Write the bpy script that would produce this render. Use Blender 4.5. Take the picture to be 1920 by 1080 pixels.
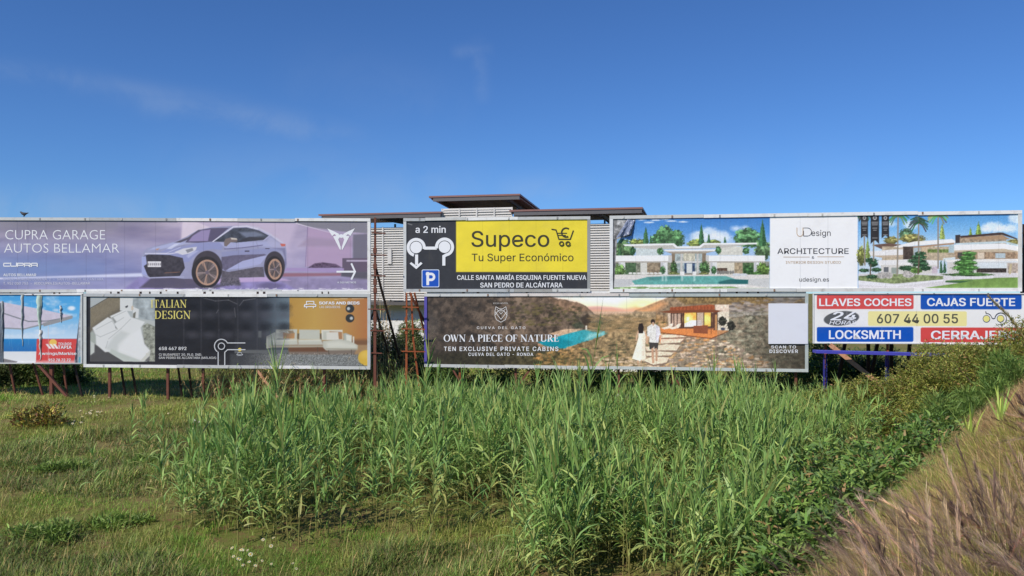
import bpy, math, random
import numpy as np
from mathutils import Vector

# ------------------------------------------------------------------ camera, sky, sun, exposure
for o in list(bpy.data.objects):
    bpy.data.objects.remove(o)
scene = bpy.context.scene
COL = scene.collection
rng = np.random.default_rng(11)
random.seed(5)
F, CX, HZ, ZC = 1500.0, 960.0, 549.0, 4.5      # focal length (px of a 1920 frame), horizon row, eye height

cam_data = bpy.data.cameras.new('camera')
cam = bpy.data.objects.new('camera', cam_data)
COL.objects.link(cam)
cam.location = (0, 0, ZC)
cam.rotation_euler = (math.radians(90), 0, 0)
cam_data.sensor_width = 36
cam_data.lens = 36 * F / 1920
cam_data.shift_y = (HZ - 540) / 1920
cam_data.clip_start = 0.1
cam_data.clip_end = 5000
scene.camera = cam

SUN_EL, SUN_AZ = math.radians(42.5), math.radians(180 + 41)   # azimuth clockwise from +Y: behind the camera, to its left
sun_vec = Vector((math.sin(SUN_AZ) * math.cos(SUN_EL), math.cos(SUN_AZ) * math.cos(SUN_EL), math.sin(SUN_EL)))
sd = bpy.data.lights.new('sun', 'SUN')
sd.energy = 4.0
sd.angle = math.radians(0.53)
sd.color = (1.0, 0.93, 0.83)
sun = bpy.data.objects.new('sun', sd)
COL.objects.link(sun)
sun.rotation_euler = (-sun_vec).to_track_quat('-Z', 'Y').to_euler()

scene.view_settings.view_transform = 'Standard'
scene.view_settings.look = 'None'
scene.view_settings.exposure = 0.12
scene.view_settings.gamma = 1.0
scene.render.engine = 'CYCLES'
scene.cycles.max_bounces = 6
scene.cycles.transparent_max_bounces = 6


class NT:
    """tiny node builder"""
    def __init__(self, tree):
        self.t = tree
        tree.nodes.clear()

    def n(self, typ, **kw):
        nd = self.t.nodes.new(typ)
        for k, v in kw.items():
            setattr(nd, k, v)
        return nd

    def link(self, a, b):
        self.t.links.new(a, b)

    def setin(self, nd, i, v):
        if hasattr(v, 'is_linked'):
            self.link(v, nd.inputs[i])
        else:
            nd.inputs[i].default_value = v

    def m(self, op, a, b=0.0, c=None, clamp=False):
        nd = self.n('ShaderNodeMath', operation=op, use_clamp=clamp)
        self.setin(nd, 0, a)
        self.setin(nd, 1, b)
        if c is not None:
            self.setin(nd, 2, c)
        return nd.outputs[0]

    def mix(self, f, a, b, blend='MIX'):
        nd = self.n('ShaderNodeMix', data_type='RGBA', blend_type=blend)
        self.setin(nd, 0, f)
        self.setin(nd, 6, a)
        self.setin(nd, 7, b)
        return nd.outputs[2]

    def noise(self, vec, scale, detail=4.0, rough=0.55, dist=0.0):
        nd = self.n('ShaderNodeTexNoise')
        if vec is not None:
            self.link(vec, nd.inputs['Vector'])
        nd.inputs['Scale'].default_value = scale
        nd.inputs['Detail'].default_value = detail
        nd.inputs['Roughness'].default_value = rough
        nd.inputs['Distortion'].default_value = dist
        return nd.outputs['Fac']

    def ramp(self, f, lo, hi):
        nd = self.n('ShaderNodeMapRange', interpolation_type='SMOOTHSTEP')
        self.setin(nd, 0, f)
        nd.inputs[1].default_value = lo
        nd.inputs[2].default_value = hi
        return nd.outputs[0]


world = bpy.data.worlds.new('World')
scene.world = world
world.use_nodes = True
w = NT(world.node_tree)
sky = w.n('ShaderNodeTexSky', sky_type='NISHITA')
sky.sun_disc = False
sky.sun_elevation = SUN_EL
sky.sun_rotation = SUN_AZ
sky.altitude = 900
sky.air_density = 1.0
sky.dust_density = 0.0
sky.ozone_density = 4.0
geo = w.n('ShaderNodeTexCoord')
sep = w.n('ShaderNodeSeparateXYZ')
w.link(geo.outputs['Generated'], sep.inputs[0])
dy = w.m('MAXIMUM', sep.outputs[1], 0.05)
gx = w.m('DIVIDE', sep.outputs[0], dy)
gz = w.m('DIVIDE', sep.outputs[2], dy)
comb = w.n('ShaderNodeCombineXYZ')
w.link(gx, comb.inputs[0])
w.link(gz, comb.inputs[1])
fine = w.noise(comb.outputs[0], 9.0, 6.0, 0.62, 0.6)


def wisp(x0, z0, x1, z1, half, amp):
    """a soft strand of cirrus between two directions of the northern sky"""
    L = math.hypot(x1 - x0, z1 - z0)
    ux, uz = (x1 - x0) / L, (z1 - z0) / L
    a = w.m('SUBTRACT', gx, x0)
    b = w.m('SUBTRACT', gz, z0)
    t = w.m('DIVIDE', w.m('ADD', w.m('MULTIPLY', a, ux), w.m('MULTIPLY', b, uz)), L)
    d = w.m('ADD', w.m('MULTIPLY', a, -uz), w.m('MULTIPLY', b, ux))
    d = w.m('ADD', d, w.m('MULTIPLY', w.m('SUBTRACT', fine, 0.5), half * 1.6))
    g = w.m('POWER', 2.718, w.m('MULTIPLY', w.m('POWER', w.m('ABSOLUTE', w.m('DIVIDE', d, half)), 2.0), -1.0))
    tt = w.m('MULTIPLY', w.m('MULTIPLY', t, w.m('SUBTRACT', 1.0, t)), 4.0, clamp=True)
    return w.m('MULTIPLY', w.m('MULTIPLY', g, tt), w.m('MULTIPLY', amp, w.ramp(fine, 0.25, 0.7)))


def sk(px, py):
    return (px - CX) / F, (HZ - py) / F


cl = None
for p, q, h, a in [((-150, 105), (560, 215), .013, .17), ((150, 160), (720, 262), .016, .22), ((840, 98), (930, 92), .008, .16), ((893, 60), (908, 200), .009, .15),
                   ((540, 350), (960, 345), .028, .18), ((900, 355), (1120, 350), .018, .20), ((-200, 385), (420, 390), .022, .26),
                   ((250, 310), (900, 330), .05, .10), ((500, 120), (900, 200), .04, .06), ((1150, 300), (1800, 330), .04, .05)]:
    m_ = wisp(*sk(*p), *sk(*q), h, a)
    cl = m_ if cl is None else w.m('MAXIMUM', cl, m_)
skyt = w.mix(1.0, sky.outputs[0], (.44, .69, 1.03, 1), 'MULTIPLY')
skyc = w.mix(cl, skyt, (3.8, 4.6, 6.0, 1))
bg = w.n('ShaderNodeBackground')
bg.inputs['Strength'].default_value = 0.10
w.link(skyc, bg.inputs['Color'])
wo = w.n('ShaderNodeOutputWorld')
w.link(bg.outputs[0], wo.inputs['Surface'])


# ------------------------------------------------------------------ helpers
def lin(r, g=None, b=None):
    """sRGB 0-255 -> linear tuple"""
    if g is None:
        r, g, b = r
    return tuple((c / 255 / 12.92) if c / 255 <= .04045 else ((c / 255 + .055) / 1.055) ** 2.4 for c in (r, g, b))


def lin_arr(a):
    a = np.clip(a, 0, 1)
    return np.where(a <= .04045, a / 12.92, ((a + .055) / 1.055) ** 2.4)


def P(px, py, Y):
    return Vector(((px - CX) / F * Y, Y, ZC - (py - HZ) / F * Y))


_noise_tab = np.random.default_rng(3).random((256, 256))


def vnoise(x, y):
    x = np.asarray(x, float); y = np.asarray(y, float)
    xi = np.floor(x).astype(int); yi = np.floor(y).astype(int)
    fx = x - xi; fy = y - yi
    fx = fx * fx * (3 - 2 * fx); fy = fy * fy * (3 - 2 * fy)
    g = lambda i, j: _noise_tab[i & 255, j & 255]
    return (g(xi, yi) * (1 - fx) + g(xi + 1, yi) * fx) * (1 - fy) + (g(xi, yi + 1) * (1 - fx) + g(xi + 1, yi + 1) * fx) * fy


def fbm(x, y, o=4):
    s = 0; a = .5; t = 0
    for i in range(o):
        s = s + a * vnoise(x * 2 ** i + 17 * i, y * 2 ** i + 31 * i); t += a; a *= .55
    return s / t


def mesh_np(name, V, F4, C=None, smooth=False):
    """V (n,3); F4 (m,3 or 4) int array or list of faces; C (n,3) linear"""
    me = bpy.data.meshes.new(name)
    V = np.asarray(V, np.float32)
    if isinstance(F4, np.ndarray):
        m, k = F4.shape
        me.vertices.add(len(V)); me.vertices.foreach_set('co', V.ravel())
        me.loops.add(m * k); me.loops.foreach_set('vertex_index', F4.astype(np.int32).ravel())
        me.polygons.add(m)
        me.polygons.foreach_set('loop_start', np.arange(0, m * k, k, dtype=np.int32))
        if smooth:
            me.polygons.foreach_set('use_smooth', np.ones(m, bool))
        me.update(calc_edges=True)
    else:
        me.from_pydata([tuple(map(float, v)) for v in V], [], F4)
    if C is not None:
        at = me.attributes.new('Col', 'FLOAT_COLOR', 'POINT')
        at.data.foreach_set('color', np.c_[np.asarray(C, np.float32), np.ones(len(V), np.float32)].astype(np.float32).ravel())
    return me


def link(name, me, mat=None, parent=None):
    o = bpy.data.objects.new(name, me)
    COL.objects.link(o)
    if mat is not None:
        me.materials.append(mat)
    if parent is not None:
        o.parent = parent
    return o


def tag(o, label=None, cat=None, group=None, kind=None):
    if label: o['label'] = label
    if cat: o['category'] = cat
    if group: o['group'] = group
    if kind: o['kind'] = kind
    return o


def empty(name, loc, rz=0.0, **kw):
    o = bpy.data.objects.new(name, None)
    o.empty_display_size = .2
    COL.objects.link(o)
    o.location = loc
    o.rotation_euler = (0, 0, rz)
    return tag(o, **kw)


class MB:
    """collects boxes, bars, rings and polygons into ONE mesh"""
    def __init__(s):
        s.v = []; s.f = []; s.c = []

    def add(s, vs, fs, col=(.5, .5, .5)):
        b = len(s.v)
        s.v += [tuple(v) for v in vs]; s.f += [[b + i for i in f] for f in fs]; s.c += [col] * len(vs)
        return s

    def hexa(s, c8, col=(.5, .5, .5)):
        return s.add(c8, [(0, 3, 2, 1), (4, 5, 6, 7), (0, 1, 5, 4), (1, 2, 6, 5), (2, 3, 7, 6), (3, 0, 4, 7)], col)

    def box(s, x0, x1, y0, y1, z0, z1, col=(.5, .5, .5)):
        return s.hexa([(x0, y0, z0), (x1, y0, z0), (x1, y1, z0), (x0, y1, z0), (x0, y0, z1), (x1, y0, z1), (x1, y1, z1), (x0, y1, z1)], col)

    def bar(s, p, q, w_, d_=None, col=(.5, .5, .5), up=(0, 1, 0)):
        p, q = Vector(p), Vector(q); d_ = d_ or w_
        t = (q - p).normalized()
        a = t.cross(Vector(up))
        if a.length < 1e-3: a = t.cross(Vector((1, 0, 0)))
        a.normalize(); b = t.cross(a)
        a = a * w_ / 2; b = b * d_ / 2
        return s.hexa([p - a - b, p + a - b, p + a + b, p - a + b, q - a - b, q + a - b, q + a + b, q - a + b], col)

    def tube(s, pts, rs, n=6, col=(.5, .5, .5)):
        b0 = len(s.v); pts = [Vector(p) for p in pts]
        vs = []
        for i, p in enumerate(pts):
            t = (pts[min(i + 1, len(pts) - 1)] - pts[max(i - 1, 0)]).normalized()
            a = t.cross(Vector((0.13, 1, 0.07))).normalized(); b = t.cross(a)
            for k in range(n):
                an = 2 * math.pi * k / n
                vs.append(p + (a * math.cos(an) + b * math.sin(an)) * rs[i])
        fs = [(i * n + k, i * n + (k + 1) % n, (i + 1) * n + (k + 1) % n, (i + 1) * n + k) for i in range(len(pts) - 1) for k in range(n)]
        fs += [tuple(range(n))[::-1], tuple(range((len(pts) - 1) * n, len(pts) * n))]
        return s.add(vs, fs, col)

    def build(s, name, mat, parent=None):
        return link(name, mesh_np(name, s.v, s.f, s.c), mat, parent)


def mat(name, color=None, rough=.6, metal=0.0, spec=.35, bump=0.0, bscale=8.0, grime=0.0, gscale=3.0, gcol=(.12, .10, .08), attr=False, transl=0.0, coat=0.0, obj=True, streak=False, vary=0.0):
    m = bpy.data.materials.new(name)
    m.use_nodes = True
    t = NT(m.node_tree)
    out = t.n('ShaderNodeOutputMaterial')
    b = t.n('ShaderNodeBsdfPrincipled')
    tc = t.n('ShaderNodeTexCoord')
    vec = tc.outputs['Object']
    if attr:
        a = t.n('ShaderNodeAttribute', attribute_name='Col')
        c = a.outputs['Color']
    else:
        rgb = t.n('ShaderNodeRGB'); rgb.outputs[0].default_value = (*color, 1); c = rgb.outputs[0]
    if vary:
        n2 = t.noise(vec, gscale * 2.3, 3)
        c = t.mix(1.0, c, t.mix(n2, (1 - vary,) * 3 + (1,), (1 + vary,) * 3 + (1,)), 'MULTIPLY')
    if grime:
        v2 = vec
        if streak:
            mp = t.n('ShaderNodeMapping'); t.link(vec, mp.inputs[0]); mp.inputs['Scale'].default_value = (1, 1, .18); v2 = mp.outputs[0]
        f = t.m('MULTIPLY', t.ramp(t.noise(v2, gscale, 6, .65), .48, .78), grime)
        c = t.mix(f, c, (*gcol, 1))
    t.link(c, b.inputs['Base Color'])
    b.inputs['Roughness'].default_value = rough
    b.inputs['Metallic'].default_value = metal
    b.inputs['Specular IOR Level'].default_value = spec
    if coat: b.inputs['Coat Weight'].default_value = coat
    if bump:
        bp = t.n('ShaderNodeBump'); bp.inputs['Strength'].default_value = bump; bp.inputs['Distance'].default_value = .05
        t.link(t.noise(vec, bscale, 4), bp.inputs['Height']); t.link(bp.outputs[0], b.inputs['Normal'])
    sh = b.outputs[0]
    if transl:
        tr = t.n('ShaderNodeBsdfTranslucent'); t.link(c, tr.inputs['Color'])
        mx = t.n('ShaderNodeMixShader'); mx.inputs[0].default_value = transl
        t.link(sh, mx.inputs[1]); t.link(tr.outputs[0], mx.inputs[2]); sh = mx.outputs[0]
    t.link(sh, out.inputs['Surface'])
    return m


M = {}
M['leaf'] = mat('leaf', attr=True, rough=.5, spec=.25, transl=.22)
M['reed'] = mat('reed_leaf', attr=True, rough=.45, spec=.3, transl=.25)
M['dry'] = mat('dry_grass', attr=True, rough=.75, spec=.15, transl=.15)
M['frame'] = mat('painted_frame', attr=True, rough=.45, spec=.4, grime=.34, gscale=4, gcol=(.20, .16, .12), bump=.12, bscale=3)
M['poster'] = mat('printed_vinyl', attr=True, rough=.45, spec=.3, grime=.10, gscale=1.2, gcol=(.25, .22, .18), bump=.22, bscale=1.1)
M['rust'] = mat('rusty_brown_steel', lin(112, 68, 54), rough=.75, grime=.8, gscale=4, gcol=lin(80, 44, 34), bump=.2, bscale=20)
M['orange_rust'] = mat('orange_rusted_steel', lin(150, 80, 46), rough=.8, grime=.8, gscale=5, gcol=lin(100, 56, 42), bump=.2, bscale=20)
M['dark_steel'] = mat('dark_steel', lin(48, 36, 32), rough=.7, grime=.5, gscale=5, gcol=lin(90, 55, 42))
M['back'] = mat('sheet_metal_backing', lin(120, 118, 114), rough=.5, metal=.3, grime=.6, gscale=2, bump=.1)
M['wood'] = mat('weathered_plank', lin(188, 140, 108), rough=.8, grime=.7, gscale=6, gcol=lin(120, 70, 48), bump=.3, bscale=14)


def bez(r, n=8):
    return None


# ribbons: vectorised leaf blades / grass blades
def ribbons(base, az, el, length, width, curl, segs=3, prof=1.6, roll=None, start=.55):
    """returns V,F4 and number of verts per ribbon. curl = total bend of elevation (radians, positive droops)"""
    n = len(base)
    base = np.asarray(base, float)
    k = segs + 1
    V = np.zeros((n, k, 2, 3))
    pos = base.copy()
    side = np.stack([-np.sin(az), np.cos(az), np.zeros(n)], 1)
    if roll is not None:
        upv = np.stack([-np.cos(az) * np.sin(el), -np.sin(az) * np.sin(el), np.cos(el)], 1)
        side = side * np.cos(roll)[:, None] + upv * np.sin(roll)[:, None]
    for i in range(k):
        t = i / segs
        wd = (start + (1 - start) * min(1, t * 3)) * (1 - t ** prof) + .04
        V[:, i, 0] = pos - side * (width * wd / 2)[:, None]
        V[:, i, 1] = pos + side * (width * wd / 2)[:, None]
        e = el - curl * (t + .5 / segs) ** 1.3
        pos = pos + np.stack([np.cos(az) * np.cos(e), np.sin(az) * np.cos(e), np.sin(e)], 1) * (length / segs)[:, None]
    V = V.reshape(n * k * 2, 3)
    f = np.array([[2 * i, 2 * i + 1, 2 * i + 3, 2 * i + 2] for i in range(segs)])
    Fq = (np.arange(n)[:, None, None] * (k * 2) + f[None]).reshape(-1, 4)
    return V, Fq, k * 2


class NP:
    """collects numpy meshes (quads) with colours"""
    def __init__(s): s.V = []; s.F = []; s.C = []; s.n = 0

    def add(s, V, Fq, C):
        s.V.append(V); s.F.append(Fq + s.n); s.C.append(C); s.n += len(V)

    def rib(s, base, az, el, length, width, curl, col, **kw):
        V, Fq, k = ribbons(base, az, el, length, width, curl, **kw)
        s.add(V, Fq, np.repeat(col, k, axis=0))

    def data(s):
        return np.concatenate(s.V), np.concatenate(s.F), np.concatenate(s.C)

    def build(s, name, material, parent=None, smooth=False):
        V, Fq, C = s.data()
        return link(name, mesh_np(name, V, Fq, C, smooth), material, parent)


def smooth01(t):
    t = np.clip(t, 0, 1)
    return t * t * (3 - 2 * t)


BX, BY = 3.2, 5.0


def bank_d(x, y):
    return (x - BX) * .811 - (y - BY) * .584


def ground_z(x, y):
    x = np.asarray(x, float); y = np.asarray(y, float)
    z = 2.75 * smooth01((bank_d(x, y) + 4.5) / 5.3)
    z = z * smooth01((62 - y) / 22)
    z = z + .22 * (fbm(x * .18 + 40, y * .18 + 40, 3) - .5) + .17 * (fbm(x * .9, y * .9, 3) - .5)
    return z


# ------------------------------------------------------------------ ground
def build_ground():
    xs = np.concatenate([np.linspace(-3000, -60, 16)[:-1], np.arange(-60, 60, .4), np.linspace(60, 3000, 16)])
    ys = np.concatenate([np.linspace(-1200, -10, 8)[:-1], np.arange(-10, 70, .4), np.linspace(70, 4000, 20)])
    X, Y = np.meshgrid(xs, ys)
    Z = ground_z(X, Y)
    nx, ny = len(xs), len(ys)
    V = np.stack([X.ravel(), Y.ravel(), Z.ravel()], 1)
    i = (np.arange(ny - 1)[:, None] * nx + np.arange(nx - 1)[None]).ravel()
    Fq = np.stack([i, i + 1, i + nx + 1, i + nx], 1)
    m = bpy.data.materials.new('ground_soil'); m.use_nodes = True
    t = NT(m.node_tree)
    out = t.n('ShaderNodeOutputMaterial'); b = t.n('ShaderNodeBsdfPrincipled'); tc = t.n('ShaderNodeTexCoord'); v = tc.outputs['Object']
    n1 = t.noise(v, .35, 6, .6); n2 = t.noise(v, 3.5, 6, .65); n3 = t.noise(v, 30, 4, .7)
    c = t.mix(t.ramp(n1, .38, .62), (*lin(114, 122, 60), 1), (*lin(144, 132, 84), 1))
    c = t.mix(t.ramp(n2, .50, .66), c, (*lin(136, 104, 78), 1))
    c = t.mix(t.m('MULTIPLY', n3, .5), c, (*lin(60, 58, 34), 1))
    t.link(c, b.inputs['Base Color']); b.inputs['Roughness'].default_value = .95; b.inputs['Specular IOR Level'].default_value = .1
    bp = t.n('ShaderNodeBump'); bp.inputs['Strength'].default_value = .6; bp.inputs['Distance'].default_value = .05
    t.link(t.noise(v, 14, 6, .7), bp.inputs['Height']); t.link(bp.outputs[0], b.inputs['Normal'])
    t.link(b.outputs[0], out.inputs['Surface'])
    g = link('ground', mesh_np('ground', V, Fq, None, True), m)
    tag(g, 'rough weedy field sloping up to a bank on the right', 'ground', kind='structure')


build_ground()
# ------------------------------------------------------------------ billboards
class Art:
    """paints a printed picture into arrays of sRGB colours; coordinates go through a simple view (offset, scale)"""
    def __init__(s, PX, PY, base):
        s.X = PX; s.Y = PY
        s.c = np.tile(np.array(base, float) / 255, (len(PX), 1))
        s.view(0, 0, 1)

    def view(s, ox, oy, k): s.o = (ox, oy, k); return s

    def T(s, p): return [(s.o[0] + x / s.o[2], s.o[1] + y / s.o[2]) for x, y in p]

    def blend(s, idx, cov, col):
        col = np.asarray(col, float)
        if col.max() > 1.0001: col = col / 255
        s.c[idx] = s.c[idx] * (1 - cov[:, None]) + col * cov[:, None]

    def sub(s, x0, x1, y0, y1):
        return np.nonzero((s.X >= x0) & (s.X <= x1) & (s.Y >= y0) & (s.Y <= y1))[0]

    def poly(s, pts, col, a=1.0, soft=.9, nz=0.0, ns=.3, edge=0.0):
        pts = s.T(pts)
        xs = [p[0] for p in pts]; ys = [p[1] for p in pts]
        pad = soft + 1 + edge
        i = s.sub(min(xs) - pad, max(xs) + pad, min(ys) - pad, max(ys) + pad)
        if len(i) == 0: return s
        x = s.X[i]; y = s.Y[i]
        d2 = np.full(len(i), 1e9); ins = np.zeros(len(i), bool)
        for (ax, ay), (bx, by) in zip(pts, pts[1:] + pts[:1]):
            ex, ey = bx - ax, by - ay
            wx, wy = x - ax, y - ay
            L = ex * ex + ey * ey + 1e-9
            t = np.clip((wx * ex + wy * ey) / L, 0, 1)
            d2 = np.minimum(d2, (wx - ex * t) ** 2 + (wy - ey * t) ** 2)
            c1 = (ay > y) != (by > y)
            with np.errstate(divide='ignore', invalid='ignore'):
                ins ^= c1 & (x < ex * (y - ay) / (ey if ey else 1e-9) + ax)
        sd = np.where(ins, -1, 1) * np.sqrt(d2)
        if edge: sd = sd + edge * 2 * (fbm(x * ns, y * ns, 3) - .5)
        cov = np.clip(.5 - sd / soft, 0, 1) * a
        s.shade(i, cov, col, nz, ns)
        return s

    def shade(s, i, cov, col, nz, ns):
        col = np.asarray(col, float) / 255
        if nz:
            k = 1 + nz * 2 * (fbm(s.X[i] * ns + 9, s.Y[i] * ns + 5, 4) - .5)
            col = np.clip(col[None] * k[:, None], 0, 1)
        s.blend(i, cov, col)

    def ell(s, cx, cy, rx, ry, col, a=1.0, rot=0.0, soft=.9, nz=0.0, ns=.3, edge=0.0, ring=None):
        (cx, cy), = s.T([(cx, cy)]); rx /= s.o[2]; ry /= s.o[2]
        R = max(rx, ry) * (1 + edge) + soft
        i = s.sub(cx - R, cx + R, cy - R, cy + R)
        if len(i) == 0: return s
        x = s.X[i] - cx; y = s.Y[i] - cy
        c, n = math.cos(rot), math.sin(rot)
        x, y = x * c + y * n, -x * n + y * c
        r = np.sqrt((x / rx) ** 2 + (y / ry) ** 2)
        if edge: r = r + edge * 2 * (fbm(s.X[i] * ns * 1.7, s.Y[i] * ns * 1.7, 3) - .5)
        sd = (r - 1) * min(rx, ry)
        if ring: sd = np.abs(sd + ring / s.o[2] / 2) - ring / s.o[2] / 2
        s.shade(i, np.clip(.5 - sd / soft, 0, 1) * a, col, nz, ns)
        return s

    def line(s, pts, wd, col, a=1.0, soft=.9):
        pts = s.T(pts); wd /= s.o[2]
        for (ax, ay), (bx, by) in zip(pts, pts[1:]):
            i = s.sub(min(ax, bx) - wd - 1, max(ax, bx) + wd + 1, min(ay, by) - wd - 1, max(ay, by) + wd + 1)
            x = s.X[i]; y = s.Y[i]
            ex, ey = bx - ax, by - ay
            t = np.clip(((x - ax) * ex + (y - ay) * ey) / (ex * ex + ey * ey + 1e-9), 0, 1)
            d = np.hypot(x - ax - ex * t, y - ay - ey * t) - wd / 2
            s.blend(i, np.clip(.5 - d / soft, 0, 1) * a, np.array(col, float) / 255)
        return s

    def rect(s, x0, y0, x1, y1, col, **kw): return s.poly([(x0, y0), (x1, y0), (x1, y1), (x0, y1)], col, **kw)

    def vgrad(s, x0, x1, stops, a=1.0):
        """vertical gradient, stops [(y,col)]"""
        (ax, _), (bx, _) = s.T([(x0, 0), (x1, 0)])
        ys = [s.o[1] + y / s.o[2] for y, _ in stops]
        i = s.sub(ax, bx, min(ys), max(ys))
        col = np.stack([np.interp(s.Y[i], ys, [c[k] / 255 for _, c in stops]) for k in range(3)], 1)
        s.c[i] = s.c[i] * (1 - a) + col * a
        return s

    def hgrad(s, y0, y1, stops, a=1.0):
        (_, ay), (_, by) = s.T([(0, y0), (0, y1)])
        xs = [s.o[0] + x / s.o[2] for x, _ in stops]
        i = s.sub(min(xs), max(xs), ay, by)
        col = np.stack([np.interp(s.X[i], xs, [c[k] / 255 for _, c in stops]) for k in range(3)], 1)
        s.c[i] = s.c[i] * (1 - a) + col * a
        return s

    def bush(s, cx, cy, rx, ry, col, n=14, seed=0, nz=.5):
        r = random.Random(seed + int(cx * 7 + cy))
        s.ell(cx, cy, rx, ry, [c * .72 for c in col], nz=nz, ns=.6, edge=.4)
        n = int(min(90, n * 2 + rx * ry / 130))
        for _ in range(n):
            a = r.uniform(0, 6.28); q = r.uniform(.1, 1.05)
            k = r.uniform(.55, 1.4) * (1.05 if math.sin(a) < 0 else .8)
            s.ell(cx + rx * q * math.cos(a), cy + ry * q * math.sin(a), max(4.5, rx * r.uniform(.09, .24)), max(4, ry * r.uniform(.08, .2)), [min(255, c * k) for c in col], nz=nz * .6, ns=.8, edge=.3, a=.85)
        return s

    def cypress(s, cx, top, bot, hw, col):
        s.poly([(cx, top), (cx + hw * .5, top + (bot - top) * .35), (cx + hw, bot - (bot - top) * .1), (cx + hw * .7, bot), (cx - hw * .7, bot), (cx - hw, bot - (bot - top) * .1), (cx - hw * .5, top + (bot - top) * .35)], col, nz=.6, ns=.8, edge=1.2)
        s.poly([(cx, top + 20), (cx - hw * .1, bot), (cx - hw * .8, bot), (cx - hw * .5, top + (bot - top) * .4)], [min(255, c * 1.5) for c in col], nz=.5, ns=.9, edge=1.0, a=.6)
        return s

    def palm(s, cx, cy, base, r, col, trunk=(150, 140, 125), seed=1, lean=0):
        s.line([(cx, cy), (cx - lean * .3, (cy + base) / 2), (cx - lean, base)], 13, trunk)
        q = random.Random(seed)
        for k in range(17):
            a = -math.pi * (-.25 + 1.5 * k / 16)
            L = r * q.uniform(.8, 1.1)
            p1 = (cx + L * .55 * math.cos(a), cy + L * .5 * math.sin(a) - r * .10)
            p2 = (cx + L * math.cos(a), cy + L * .85 * math.sin(a) + r * .28)
            c = [v * q.uniform(.6, 1.3) for v in col]
            s.line([(cx, cy), p1, p2], 12, np.clip(c, 0, 255), a=.85)
        return s


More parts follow.
